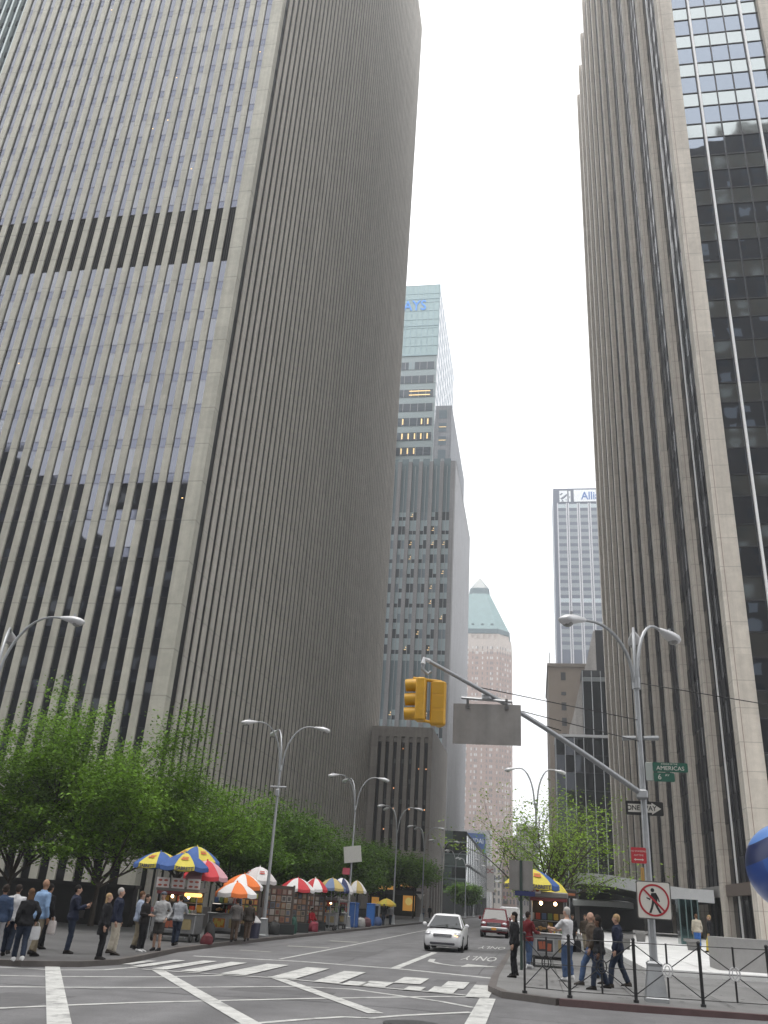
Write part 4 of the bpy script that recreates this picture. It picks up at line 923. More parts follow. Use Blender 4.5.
# ================================================================== trees
bark = mat('bark', (.045, .036, .028), .9, noise=.25, nscale=8)
leafA = mat('leaf_left', (.14, .255, .028), .6, island=.42, spec=.25); leafB = mat('leaf_darker', (.105, .20, .026), .6, island=.4, spec=.25); leafC = mat('leaf_right', (.20, .31, .045), .6, island=.35, spec=.25)  # leafB: darker green for the farther trees of the row
for m_ in (leafA, leafB, leafC):
    t_ = m_.node_tree; b_ = t_.nodes['Principled BSDF']; o_ = t_.nodes['Material Output']; tl_ = t_.nodes.new('ShaderNodeBsdfTranslucent'); mxs = t_.nodes.new('ShaderNodeMixShader'); mxs.inputs[0].default_value = .38
    t_.links.new(b_.inputs['Base Color'].links[0].from_socket, tl_.inputs['Color']); t_.links.new(b_.outputs[0], mxs.inputs[1]); t_.links.new(tl_.outputs[0], mxs.inputs[2]); t_.links.new(mxs.outputs[0], o_.inputs['Surface'])
def tree(label, x, y, H, spread, trunk_h, nleaf, seed, leaf, group=None, lean=0., clump=.55, size=.20, nl=6, open_=1., zoff=.13, tr=.13):
    rnd = random.Random(seed); z0 = gz(x) + zoff
    t = thing('street_tree', label, 'tree', (x, y, z0), group=group)
    tb = MB(); tips = []
    top = Vector((lean * .4, 0, trunk_h))
    tb.tube([(0, 0, -.1), (0, 0, .25), (lean * .15, 0, trunk_h * .5), top], [tr * 1.35, tr, tr * .85, tr * .72], 9)
    tb.build('trunk', bark, t, True, world=False)
    lb = MB()
    def limb(p, d, L, r, lev):
        n = 4; pts = [p]; rad = [r]
        for k in range(n):
            d = (d + Vector((rnd.uniform(-.25, .25), rnd.uniform(-.25, .25), rnd.uniform(-.08, .20) if lev < 2 else rnd.uniform(-.15, .08)))).normalized()
            pts.append(pts[-1] + d * L / n); rad.append(r * (1 - .6 * (k + 1) / n))
            if lev >= 1: tips.append((pts[-1], lev))
            if lev < 2:
                for _ in range(2 if lev == 0 else 2):
                    if rnd.random() < .8:
                        s = Vector((rnd.uniform(-1, 1), rnd.uniform(-1, 1), rnd.uniform(-.1, .5))).normalized()
                        limb(pts[-1], (d * .55 + s * .8).normalized(), L * rnd.uniform(.4, .6), rad[-1] * .6, lev + 1)
        lb.tube(pts, rad, 5 if lev else 6, caps=False)
    for k in range(nl):
        a = 2 * math.pi * (k + rnd.uniform(-.3, .3)) / nl; e = rnd.uniform(.25, 1.25)
        d = Vector((math.cos(a) * math.cos(e), math.sin(a) * math.cos(e), math.sin(e)))
        L = (spread * math.cos(e) + (H - trunk_h) * math.sin(e)) * .62
        limb(top - Vector((0, 0, rnd.uniform(0, trunk_h * .2))), d, L, tr * .5, 0)
    lb.build('limbs', bark, t, True, world=False)
    # leaf sprays: flat layered clusters of small leaf faces around the twigs
    vs = []; fs = []
    cl = []
    for p, lv in tips:
        if p.z < trunk_h * .8: continue
        cl.append(p)
    if not cl: cl = [top]
    mxz = max(p.z for p in cl); sc = (H - trunk_h) / max(.5, (mxz - trunk_h))
    for i in range(nleaf):
        c = cl[rnd.randrange(len(cl))]
        q = c + Vector((rnd.gauss(0, clump), rnd.gauss(0, clump), rnd.gauss(0, clump * .32) - .08))
        ax = Vector((rnd.uniform(-1, 1), rnd.uniform(-1, 1), rnd.uniform(-.45, .25))).normalized(); nn = (Vector((rnd.uniform(-.6, .6), rnd.uniform(-.6, .6), 1))).normalized()
        sd_ = ax.cross(nn).normalized(); L = size * rnd.uniform(.6, 1.3); wd = L * rnd.uniform(.28, .42); o = len(vs)
        vs += [q, q + ax * L * .5 + sd_ * wd, q + ax * L - Vector((0, 0, L * .12)), q + ax * L * .5 - sd_ * wd]
        fs.append((o, o + 1, o + 2, o + 3))
    me = bpy.data.meshes.new('crown'); me.from_pydata([tuple(v) for v in vs], [], fs); me.materials.append(leaf)
    o = bpy.data.objects.new('crown', me); COL.objects.link(o); o.parent = t
    return t
TG = 'street trees in front of the grey ribbed tower'
tree('large green street tree at the far left with the lamp arm over it', -24.6, 40.5, 10.0, 5.0, 2.2, 39525, 1, leafA, TG, clump=.46, size=.165, nl=8)
tree('large green street tree with the highest crown, second from the left', -20.6, 41.5, 10.4, 5.0, 2.1, 39525, 2, leafA, TG, clump=.46, size=.165, nl=8)
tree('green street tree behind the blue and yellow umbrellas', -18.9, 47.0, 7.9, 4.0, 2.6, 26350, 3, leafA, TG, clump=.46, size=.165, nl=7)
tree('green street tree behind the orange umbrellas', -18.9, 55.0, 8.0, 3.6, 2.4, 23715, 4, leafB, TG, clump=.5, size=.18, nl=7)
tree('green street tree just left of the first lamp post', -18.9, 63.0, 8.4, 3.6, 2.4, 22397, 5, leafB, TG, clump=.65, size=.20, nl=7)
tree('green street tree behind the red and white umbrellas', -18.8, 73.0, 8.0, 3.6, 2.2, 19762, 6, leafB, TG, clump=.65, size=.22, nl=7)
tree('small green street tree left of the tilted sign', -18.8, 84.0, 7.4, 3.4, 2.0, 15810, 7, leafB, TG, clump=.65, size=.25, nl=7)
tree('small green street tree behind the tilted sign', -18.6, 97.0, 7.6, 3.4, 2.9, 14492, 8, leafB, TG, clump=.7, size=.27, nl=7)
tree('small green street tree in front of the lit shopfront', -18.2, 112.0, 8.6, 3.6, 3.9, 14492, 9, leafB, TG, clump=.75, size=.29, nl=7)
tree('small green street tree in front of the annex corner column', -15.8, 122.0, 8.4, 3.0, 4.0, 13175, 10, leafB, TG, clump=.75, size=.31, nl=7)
tree('round little green tree before the low glass building', -13.2, 178.0, 6.0, 1.9, 2.6, 7905, 11, leafB, TG, clump=.75, size=.5, nl=6)
tree('sparse pale green tree with visible forked branches near the right kerb', .55, 43.0, 7.6, 3.3, 2.2, 5200, 23, leafC, None, clump=.33, size=.135, nl=8, tr=.10)
tree('leafy pale green tree behind the right food cart', 1.7, 51.0, 7.6, 3.0, 2.6, 2900, 31, leafC, None, clump=.45, size=.15, nl=7, tr=.09)
tree('little green tree far down the right kerb', -.1, 96.0, 6.4, 2.4, 2.2, 1800, 33, leafC, None, clump=.5, size=.3, nl=6, tr=.09)
# ================================================================== people
SK = [mat('skin_light', (.42, .26, .19), .55, spec=.3), mat('skin_tan', (.30, .17, .11), .55, spec=.3), mat('skin_brown', (.14, .075, .05), .55, spec=.3)]
def cloth(name, c): return mat('cloth_' + name, c, .85, noise=.14, nscale=9, spec=.2)
def elr(c, rx, ry, n=12): return [Vector((c[0] + rx * math.cos(2 * math.pi * k / n), c[1] + ry * math.sin(2 * math.pi * k / n), c[2])) for k in range(n)]
def person(label, x, y, H, rz, top, legs, hair, skin=0, pose=None, stride=0., hairlen=0, sleeve=1, coat=0, shorts=0, shoe=None, cap=None, female=False, zoff=.125, bag=None, group=None, sit=False, lean=0., apron=None):
    """faces +Y before turning by rz; pose = dict(l=(x,y,z), r=(x,y,z)) hand targets; units of a 1.75 m body"""
    s = H / 1.75; t = thing('person', label, 'person', (x, y, gz(x) + zoff), R(rz), group, s); pose = pose or {}
    sw = .172 if female else .195; hw_ = .105 if female else .10
    zd = -.42 if sit else 0.
    def L(v): # lean of the upper body about the hips
        v = Vector(v); h = .92 + zd
        if lean and v.z > h: v.y += math.sin(lean) * (v.z - h); v.z = h + (v.z - h) * math.cos(lean)
        return v
    def torso(e, zlo, zhi, wb=0.):
        pr = [(.84, .150, .105), (.92, .165 + (.01 if female else 0), .118), (1.0, .158, .115), (1.10, .140 if not female else .125, .105), (1.24, .165, .118), (1.34, sw - .012, .118), (1.41, sw - .03, .10), (1.455, .095, .075), (1.48, .066, .062)]
        return [[L(p) for p in elr((0, 0, z + zd), a + e + (wb if z < 1. else 0), b_ + e + (wb if z < 1. else 0))] for z, a, b_ in pr if zlo <= z <= zhi]
    feet = {}
    for sd_, sg_ in ((-1, 1), (1, -1)):
        hip = Vector((sd_ * .088, 0, .90 + zd)); fy = sg_ * stride * (1 if sd_ > 0 else 1); ank = Vector((sd_ * (.10 if not stride else .07), fy, .085 + (.05 if fy < 0 and stride else 0)))
        if sit: kn = Vector((sd_ * .13, .42, .50)); ank = Vector((sd_ * .13, .44, .085))
        else: kn = (hip + ank) / 2 + Vector((0, .035 + abs(fy) * .12, .01))
        feet[sd_] = (hip, kn, ank)
    def legtube(b, e, full=True, lo=1.):
        for sd_, (hip, kn, ank) in feet.items():
            th = hip.lerp(kn, .5); ca_ = kn.lerp(ank, .35)
            if full: b.tube([hip + Vector((0, 0, .04)), th, kn, ca_, ank.lerp(kn, .02) if e > .004 else ank], [.088 + e, .074 + e, .056 + e, .054 + e, .038 + e * 1.5], 10)
            else: b.tube([hip + Vector((0, 0, .04)), th, kn + (kn - th) * .05], [.088 + e, .08 + e, .075 + e], 10)
    arms = {}
    for sd_, key in ((-1, 'l'), (1, 'r')):
        sh = L((sd_ * (sw - .012), 0, 1.40 + zd)); tgt = Vector(pose.get(key, (sd_ * (sw + .05), .05, .86)))
        if zd and key not in pose: tgt = Vector((sd_ * .16, .34, .62))
        d = tgt - sh; mx_ = .54
        if d.length > mx_: tgt = sh + d.normalized() * mx_; d = tgt - sh
        ul, fl = .285, .27; a_ = (ul * ul - fl * fl + d.length ** 2) / (2 * d.length); hgt = math.sqrt(max(0, ul * ul - a_ * a_))
        pole = Vector((sd_ * .5, -.8, -.5)); pole = (pole - d.normalized() * pole.dot(d.normalized())).normalized()
        arms[sd_] = (sh, sh + d.normalized() * a_ + pole * hgt, tgt)
    def armtube(b, e, frac=1.):
        for sd_, (sh, el, wr) in arms.items():
            inn = sh + Vector((-sd_ * .06, 0, -.01))
            if frac >= 1: b.tube([inn, sh, sh.lerp(el, .5), el, el.lerp(wr, .5), wr if e < .004 else wr.lerp(el, .05)], [.05 + e, .055 + e, .047 + e, .040 + e, .037 + e, .027 + e * 1.2], 9)
            else: b.tube([inn, sh, sh.lerp(el, .5), sh.lerp(el, .92)], [.05 + e, .057 + e, .053 + e, .05 + e], 9)
    hd = L((0, .015, 1.625 + zd)); nk = L((0, 0, 1.47 + zd))
    b = MB(); b.loft(torso(0, .8, 2)); legtube(b, 0.); armtube(b, 0.)
    b.tube([nk - Vector((0, 0, .04)), nk, hd - Vector((0, .012, .05))], [.06, .052, .052], 9)
    b.ell(hd + Vector((0, -.008, .022)), (.074, .093, .103), 12, 9); b.ell(hd + Vector((0, .022, -.055)), (.052, .062, .058), 10, 7)
    b.ell(hd + Vector((0, .094, -.008)), (.014, .022, .026), 8, 6); b.ell(hd + Vector((-.077, -.005, 0)), (.012, .022, .032), 6, 5); b.ell(hd + Vector((.077, -.005, 0)), (.012, .022, .032), 6, 5)
    for sd_, (hip, kn, ank) in feet.items(): b.tube([ank + Vector((0, -.05, -.045)), ank + Vector((0, .03, -.045)), ank + Vector((0, .14, -.055))], [.034, .04, .028], 8); b.tube([ank + Vector((0, 0, .02)), ank + Vector((0, 0, -.04))], .038, 8)
    for sd_, (sh, el, wr) in arms.items():
        d = (wr - el).normalized(); b.tube([wr - d * .02, wr + d * .04, wr + d * .085], [.027, .036, .030], 8)
    o = remeshed(b, .017, SK[skin], 'body', t)
    # five separate fingers per hand, curled a little
    f = MB()
    for sd_, (sh, el, wr) in arms.items():
        d = (wr - el).normalized(); u = Vector((0, 1, 0)); u = (u - d * u.dot(d)).normalized() if abs(d.y) < .9 else Vector((0, 0, 1)); n = d.cross(u)
        for q, (off, ln) in enumerate(((-.027, .062), (-.009, .074), (.009, .07), (.026, .055))):
            p = wr + d * .078 + u * off; f.tube([p - d * .03, p + d * ln * .4, p + d * ln * .75 - n * sd_ * .012, p + d * ln - n * sd_ * .03], [.0095, .009, .0085, .007], 6)
        p = wr + d * .03 + u * .028; f.tube([p - u * .01, p + u * .028 + d * .02, p + u * .036 + d * .05], [.011, .010, .008], 6)
    f.build('fingers', SK[skin], o, True, world=False)
    e = MB()
    for sx in (-.031, .031): e.ell(hd + Vector((sx, .082, .018)), (.0095, .006, .006), 6, 4)
    e.build('eyes', mat('eye_dark', (.02, .015, .012), .3), o, world=False)
    m = MB(); m.ell(hd + Vector((0, .079, -.052)), (.024, .006, .006), 8, 4); m.build('mouth', mat('lip', (.22, .09, .08), .5), o, world=False)
    # clothes
    tm = top; lm = legs
    b = MB(); b.loft(torso(.030 if sleeve else .022, .8, 1.47, .022)); armtube(b, .020 if sleeve else .016, 1. if sleeve else .5)
    if sleeve: b.tube([L((0, -.01, 1.43 + zd)), L((0, .0, 1.50 + zd))], [.10, .078], 10)
    if coat:
        pr = [[L(p) for p in elr((0, 0, 1.0), .175, .13)], [p for p in elr((0, -.01, .80), .20, .15)], [p for p in elr((0, -.01, 1.0 - coat), .205, .16)]]; b.loft(pr)
    remeshed(b, .02, tm, ('coat' if coat else 'jacket') if sleeve else 'shirt', t, folds=.011)
    b = MB(); b.loft([elr((0, 0, z + zd), a, c_) for z, a, c_ in ((.80, .145, .115), (.90, .178, .132), (.97, .176, .130))]); legtube(b, .022, not shorts)
    remeshed(b, .02, lm, 'shorts' if shorts else 'trousers', t, folds=.010)
    shm = shoe or cloth('shoe_dark', (.02, .018, .017))
    for sd_, (hip, kn, ank) in feet.items():
        b = MB(); a = ank; rr_ = []
        for yy, wd_, hh in ((-.085, .026, .07), (-.06, .047, .11), (.02, .05, .115), (.09, .054, .075), (.16, .046, .05), (.195, .022, .03)):
            rr_.append([a + Vector((wd_ * math.cos(q), yy, -.085 + (hh * (.5 + .5 * math.sin(q))))) for q in [2 * math.pi * k / 10 for k in range(10)]])
        b.loft(rr_); b.build('shoe', shm, t, True, world=False)
    # hair
    if hair is not None:
        b = MB(); b.ell(hd + Vector((0, -.020, .045)), (.086, .098, .093), 14, 9)
        if hairlen: b.ell(hd + Vector((0, -.055, -.03 - hairlen * .35)), (.088, .05, .08 + hairlen * .5), 12, 8)
        else: b.ell(hd + Vector((0, -.05, .0)), (.078, .06, .075), 12, 8)
        o2 = remeshed(b, .016, hair, 'hair', t, 1)
    if cap is not None:
        b = MB(); b.ell(hd + Vector((0, -.005, .065)), (.090, .104, .070), 14, 8); b.loft([[hd + Vector((sx * w_, yy, zz)) for sx, zz in ((-1, .055), (1, .055), (1, .063), (-1, .063))] for yy, w_ in ((.06, .07), (.13, .065), (.17, .035))]); b.build('cap', cap, t, True, world=False)
    if bag is not None:
        bm_, kind = bag
        bt = tag_bag(bm_, kind, t)
    return t
def tag_bag(bm_, lab_cat_pos, t):
    lab_, (px, py, pz), (dx, dy, dz) = lab_cat_pos
    M_ = mtx(t); p = M_ @ Vector((px, py, pz)); s = t.scale[0]
    g_ = thing('hand_bag', lab_, 'bag', p, t.rotation_euler.z, scale=s)
    MB().loft([[(-dx / 2 * k, -dy / 2 * k, z), (dx / 2 * k, -dy / 2 * k, z), (dx / 2 * k, dy / 2 * k, z), (-dx / 2 * k, dy / 2 * k, z)] for k, z in ((.8, -dz), (1., -dz * .9), (1., -dz * .3), (.85, -.02))]).build('bag_body', bm_, g_, world=False)
    MB().tube([(-dx * .3, 0, -.03), (-dx * .25, 0, .06), (0, 0, .10), (dx * .25, 0, .06), (dx * .3, 0, -.03)], .010, 5).build('handle', bm_, g_, True, world=False)
    return g_
HB = cloth('hair_black', (.012, .010, .009)); HBr = cloth('hair_brown', (.10, .055, .03)); HG = cloth('hair_grey', (.38, .36, .34)); HBl = cloth('hair_blond', (.32, .22, .12)); HD = cloth('hair_dark', (.03, .022, .018))
CB = cloth('black', (.014, .014, .016)); CN = cloth('navy', (.016, .02, .038)); CJ = cloth('jeans', (.055, .09, .17)); CJD = cloth('jeans_dark', (.022, .030, .050)); CW = cloth('white', (.50, .50, .51)); CLB = cloth('light_blue', (.20, .30, .46)); CBE = cloth('beige', (.42, .38, .31))
CKH = cloth('khaki', (.20, .17, .12)); CPB = cloth('pale_blue', (.26, .30, .38)); CGR = cloth('grey', (.25, .25, .26)); CBR = cloth('brown', (.075, .058, .045)); CRD = cloth('maroon', (.13, .018, .022)); CR2 = cloth('red', (.35, .02, .03)); CDK = cloth('dark_brown', (.05, .042, .036))
SWH = cloth('shoe_white', (.6, .6, .6)); CYL = cloth('yellow', (.55, .42, .06)); CBL = cloth('blue', (.05, .14, .40))
# ---- left corner
p1 = person('woman with long brown hair in short black jacket and white sneakers walking away', -12.17, 21.12, 1.60, 40, CB, CJD, HBr, 0, dict(l=(-.22, .05, .88), r=(.26, -.02, .95)), .2, .28, shoe=SWH, female=True, bag=(CW, ('white shopping bag held by the brown haired woman', (.30, .02, .86), (.24, .10, .34))))
person('bald man in light blue shirt at the far left of the queue', -12.84, 22.9, 1.84, -20, CLB, CKH, None, 1, {}, .1, sleeve=1)
person('dark haired person in white top half hidden behind the brown haired woman', -13.35, 22.5, 1.68, 20, CW, CJD, HD, 1, {}, .05)
person('person in blue jacket cut by the left edge of the photo', -13.35, 21.9, 1.66, 30, cloth('denim', (.035, .055, .10)), CGR, HD, 1, {}, .12, shoe=SWH)
person('man all in black carrying a pale plastic bag, seen from behind', -14.1, 25.47, 1.74, -15, CB, CB, HB, 1, dict(r=(.25, .06, .86)), .16, bag=(cloth('plastic', (.55, .50, .48)), ('pale plastic bag carried by the man in black', (.27, .06, .80), (.24, .1, .38))))
ph = person('man in navy jacket and jeans looking down at his phone', -12.77, 24.59, 1.74, -65, CN, CJD, HB, 0, dict(r=(.08, .32, 1.24), l=(-.02, .30, 1.18)), 0.)
M_ = mtx(ph); pp_ = M_ @ Vector((.05, .40, 1.30))
MB().bbox((0, 0, 0), (.07, .012, .14), .006).build('phone_body', dark, thing('phone', 'dark phone held by the man in the navy jacket', 'phone', pp_, R(-65)), world=False)
person('woman in long black coat with blond hair looking at the carts', -11.15, 23.24, 1.57, -75, CB, CB, HBl, 0, {}, 0., .26, coat=.36, female=True)
person('grey haired man in navy blazer and beige trousers beside the woman in the long coat', -11.66, 25.01, 1.72, -80, CN, CBE, HG, 0, {}, .05, shoe=CDK)
person('man in pale blue shirt and khaki trousers half hidden in the cart queue', -12.30, 27.96, 1.66, -60, CPB, CKH, HBr, 0, {}, .05)
person('dark haired woman in black leather jacket with white shoes by the umbrella cart', -11.76, 27.16, 1.58, -100, cloth('leather', (.018, .016, .016)), CB, HD, 0, dict(r=(.12, .24, 1.12), l=(-.1, .24, 1.1)), 0., .2, shoe=SWH, female=True)
cm = person('man in cap, white hooded jacket and dark shorts holding a drink', -11.62, 28.07, 1.68, 175, cloth('offwhite', (.34, .34, .34)), cloth('shorts', (.045, .042, .04)), HD, 0, dict(r=(.16, .26, 1.16), l=(-.24, .05, .95)), 0., shorts=1, cap=cloth('cap_grey', (.10, .11, .13)), shoe=CB)
M_ = mtx(cm); MB().tube([(0, 0, 0), (0, 0, .13)], [.03, .04], 10).build('cup_body', mat('cup_red', (.35, .12, .12), .5), thing('drink_cup', 'red drink cup in the capped man\'s hand', 'cup', M_ @ Vector((.17, .36, 1.14))), True, world=False)
person('person in pale shirt and jeans leaning at the first food cart counter', -12.2, 31.0, 1.62, 10, cloth('pale_grey', (.26, .27, .29)), CJD, HD, 1, dict(r=(.2, .4, 1.12), l=(-.2, .4, 1.12)), .08, lean=.15)
person('man in grey top and brown trousers at the orange umbrella cart', -11.36 - .35, 35.9, 1.58, 30, cloth('grey_top', (.11, .10, .095)), cloth('brown_trousers', (.095, .068, .052)), HD, 1, dict(l=(-.2, .38, 1.15)), .1)
person('person in dark brown clothes just right of the man in grey top', -11.5, 36.9, 1.52, 20, CDK, cloth('brown_trousers', (.095, .068, .052)), HD, 1, {}, .05)
person('seated vendor in red jacket with dark bundle between the display racks', -13.0, 54.0, 1.62, -120, CR2, cloth('pinkish', (.30, .16, .17)), HB, 2, {}, 0., sit=True)
MB().bbox((-13.0, 54.0, gz(-13) + .125 + .2), (.42, .42, .40), .03).build('crate_body', mat('crate_brown', (.12, .08, .05), .7), thing('vendor_crate', 'brown crate under the seated vendor', 'crate', (-13, 54, gz(-13) + .125)))
person('person in black standing under the striped umbrella', -12.75, 60.2, 1.6, 150, CB, CB, HB, 2, {}, 0.)
person('man in dark suit beyond the blue goods on the left kerb', -11.9 - .6, 77.5, 1.62, 170, CB, CJD, HD, 1, {}, .1)
person('man in light grey jacket walking under the far yellow umbrella', -12.45, 81.0, 1.6, 180, CGR, CJD, HBr, 0, {}, .15)
person('person in red jacket at the far yellow umbrella', -12.9, 84.0, 1.58, 170, CR2, CJD, HD, 1, {}, .1)
person('pedestrian in grey far down the left sidewalk by the annex corner', -14.4, 122.0, 1.6, 160, CGR, CJ, HD, 1, {}, .15)
person('dark pedestrian by the annex side wall', -14.6, 131.0, 1.65, 180, CB, CB, HD, 1, {}, .15)
# ---- right corner
person('slim woman all in black with long dark hair waiting by the green sign post', -.55, 25.8, 1.58, 90, CB, CB, HB, 0, {}, .03, .30, female=True)
person('man in maroon jacket and jeans at the right food cart', -.22, 29.9, 1.60, -50, CRD, CJ, HD, 1, dict(r=(.15, .35, 1.1)), .05, shoe=SWH)
person('grey haired man in white T-shirt and jeans reaching towards the right food cart', .84, 25.6, 1.76, 55, CW, CJ, HG, 0, dict(l=(-.12, .46, 1.22), r=(.05, .44, 1.16)), .05, sleeve=0, shoe=SWH, bag=(CB, ('black shoulder bag at the hip of the white shirted man', (.27, -.10, .98), (.26, .12, .30))))
person('woman in black carrying a big dark bag among the walking group', 1.50, 23.3, 1.56, 95, CB, CJD, HB, 2, {}, .2, .1, female=True, bag=(CB, ('big dark tote bag of the walking woman in black', (.30, -.05, .92), (.34, .16, .40))))
person('bald man in brown jacket and jeans striding left', 1.40, 24.5, 1.66, 85, CBR, CJ, None, 0, {}, .30, shoe=CDK)
person('fair haired man in dark blue jacket walking behind the bald man', 2.02, 24.3, 1.64, 80, CN, CJD, HBl, 0, {}, .22, shoe=CDK)
person('person in white top behind the fair haired man', 1.75, 27.5, 1.6, 100, CW, CJD, HD, 1, {}, .1)
person('woman in black with yellow stockings crossing the white plaza', 8.44, 48.2, 1.66, 75, CB, CYL, HBl, 0, {}, .2, zoff=.275, coat=.32, female=True, bag=(CB, ('black bag of the woman with yellow stockings', (.28, -.05, .9), (.26, .12, .34))))
person('person in blue jeans and beige top standing by the pillared tower', 8.45, 52.0, 1.7, 10, CBE, CBL, HBr, 1, {}, .04, zoff=.275)
person('pedestrian in pale trousers and brown top crossing the plaza behind the cart', 2.35, 45.9, 1.56, 170, CBR, cloth('pale_trousers', (.42, .36, .27)), HBr, 0, {}, .12)
person('dark clothed pedestrian left of the one in pale trousers', 1.85, 47.9, 1.55, 150, CB, CB, HD, 1, {}, .12)
# ================================================================== umbrellas, carts and stalls
steel = mat('cart_steel', (.30, .30, .30), .38, .65, noise=.12, nscale=6); cartd = mat('cart_dark', (.03, .028, .027), .6); tyrem = mat('tyre', (.014, .014, .014), .8)
bulb = mat('heat_lamp', (1., .62, .30), emis=9.); warm = mat('lit_food_glow', (1., .55, .16), emis=1.1)
UY = mat('umb_yellow', (.52, .44, .06), .7, noise=.12, nscale=5); UB = mat('umb_blue', (.035, .09, .27), .7, noise=.15, nscale=5); UW = mat('umb_white', (.66, .64, .63), .7); UR = mat('umb_red', (.48, .03, .04), .7); UO = mat('umb_orange', (.66, .16, .03), .7); UP = mat('umb_purple', (.10, .05, .22), .7); UN = mat('umb_navy', (.02, .03, .09), .7); UG = mat('umb_gold', (.42, .32, .12), .7)
txtd = mat('umb_text', (.02, .03, .12), .7)
def umbrella(label, x, y, zp, zr, r, A, B, zg, txt=None, rot=0., tilt=0., val=None, logo=None):
    t = thing('cart_umbrella', label, 'umbrella', (x, y, zg), group='market umbrellas over the food carts'); n = 8; h = zp - zr
    if h < .42: zr = zp - .42; h = .42
    T = Matrix.Rotation(tilt, 3, 'Y')
    def pt(k, u, sag=True):
        a = 2 * math.pi * k / n + rot; q = 1 - (1 - u) ** 1.0
        z = h * (1 - u ** 1.75); 
        return Vector((math.cos(a) * r * u, math.sin(a) * r * u, z))
    org = Vector((x, y, zr))
    for k in range(n):
        b = MB(); st = 5; m = 4; idx = []
        vs = []
        for i in range(st + 1):
            u = max(.02, i / st)
            for j in range(m + 1):
                p = pt(k, u).lerp(pt(k + 1, u), j / m); p.z -= .05 * math.sin(math.pi * j / m) * u * r; vs.append(org + T @ p)
        fs = [(i * (m + 1) + j, i * (m + 1) + j + 1, (i + 1) * (m + 1) + j + 1, (i + 1) * (m + 1) + j) for i in range(st) for j in range(m)]
        b.add(vs, fs)
        mm = (A if k % 2 == 0 else B); pan = b.build('canopy_panel', mm, t, True)
        vb = MB(); vs = []
        for j in range(m + 1):
            p = pt(k, 1).lerp(pt(k + 1, 1), j / m); p.z -= .05 * math.sin(math.pi * j / m) * r; vs += [org + T @ p, org + T @ (p * 1.01 - Vector((0, 0, .15)))]
        vb.add(vs, [(2 * j, 2 * j + 2, 2 * j + 3, 2 * j + 1) for j in range(m)]); vb.build('valance', val or mm, pan)
        if txt and mm is not UB:
            mid = (pt(k, 1) + pt(k + 1, 1)) / 2; nrm = Vector((mid.x, mid.y, 0)).normalized(); ang = math.atan2(nrm.y, nrm.x) + math.pi / 2
            p = org + T @ (mid + nrm * .03 - Vector((0, 0, .05 * r + .055)))
            text(txt, .17, txtd, 'lettering', pan, p, facing(ang), ext=.001, sx=.95, bold=.004)
        if logo and k % 2 == (0 if A is not UB else 1):
            mid = (pt(k, .62) + pt(k + 1, .62)) / 2; nrm = Vector((mid.x, mid.y, 0)).normalized(); sl_ = math.atan2(h * 1.2, r)
            lb = MB(); tt = Vector((-nrm.y, nrm.x, 0)); dn = (nrm * math.cos(sl_) - Vector((0, 0, math.sin(sl_)))); o_ = org + T @ mid + Vector((0, 0, .0)) + nrm * .02
            for (u0, v0, u1, v1) in ((-.12, -.10, .12, -.05), (-.16, .02, .10, .09)): lb.quad(o_ + tt * u0 + dn * v0, o_ + tt * u1 + dn * v0, o_ + tt * u1 + dn * v1, o_ + tt * u0 + dn * v1)
            lb.build('print', logo, pan)
    MB().tube([(x, y, zg + .0), (x, y, zp - .03)], .02, 6).build('pole', galv, t, True)
    MB().ell((x, y, zp + .01), (.04, .04, .05), 8, 5).build('finial', A, t, True)
    rb = MB()
    for k in range(n): rb.tube([org + T @ (pt(k, .03) - Vector((0, 0, .02))), org + T @ (pt(k, .5) - Vector((0, 0, .02))), org + T @ (pt(k, .98) - Vector((0, 0, .02)))], .008, 4)
    rb.build('rib_frame', galv, t)
def G(x): return gz(x) + .125
RL = mat('print_red', (.5, .06, .05), .7)
umbrella('blue and yellow umbrella, leftmost of the row, half hidden by the next', -15.0, 35.2, 3.02, 2.55, 1.0, UB, UY, G(-15) + 0, 'SABRETT', .3, logo=RL)
umbrella('blue and yellow umbrella in front of the first food cart', -13.35, 33.8, 2.98, 2.50, .98, UB, UY, G(-13), 'SABRETT', .78, logo=RL)
umbrella('blue and yellow umbrella highest of the first three, just behind', -13.86, 36.2, 3.34, 2.78, 1.02, UY, UB, G(-14), 'SABRETT', .5, logo=RL)
umbrella('red and white umbrella between the blue ones and the orange ones', -13.0, 35.3, 2.80, 2.22, .90, UR, mat('umb_pink', (.55, .30, .33), .7), G(-13), None, .2)
umbrella('orange and white umbrella nearest the kerb', -12.3, 37.3, 2.10, 1.68, .88, UO, UW, G(-12.3), None, .1, val=None)
umbrella('orange and white umbrella behind and above the first orange one', -12.89, 40.0, 2.47, 2.0, .90, UO, UW, G(-13), None, .5)
umbrella('white umbrella with red marks left of the lamp post', -13.25, 43.4, 2.9, 2.3, .88, UW, mat('umb_white2', (.60, .55, .54), .7), G(-13), None, .2, logo=RL)
umbrella('red and white umbrella right of the lamp post', -13.26, 51.0, 2.64, 2.08, 1.0, UR, UW, G(-13), None, .3)
umbrella('white and red umbrella overlapping the red one', -12.97, 54.0, 2.74, 2.16, .78, UW, UR, G(-13), None, .1)
umbrella('gold and blue grey striped umbrella in the middle of the far group', -12.35, 56.0, 2.85, 2.3, .88, UG, mat('umb_bluegrey', (.12, .17, .28), .7), G(-12.4), None, .4)
umbrella('navy and white umbrella tilted beside the second lamp post', -12.4, 58.8, 2.95, 2.3, .86, UN, UW, G(-12.4), None, .2, .15)
umbrella('yellow and white umbrella just behind the second lamp post', -12.45, 64.5, 2.95, 2.3, .72, UG, UW, G(-12.4), None, .2)
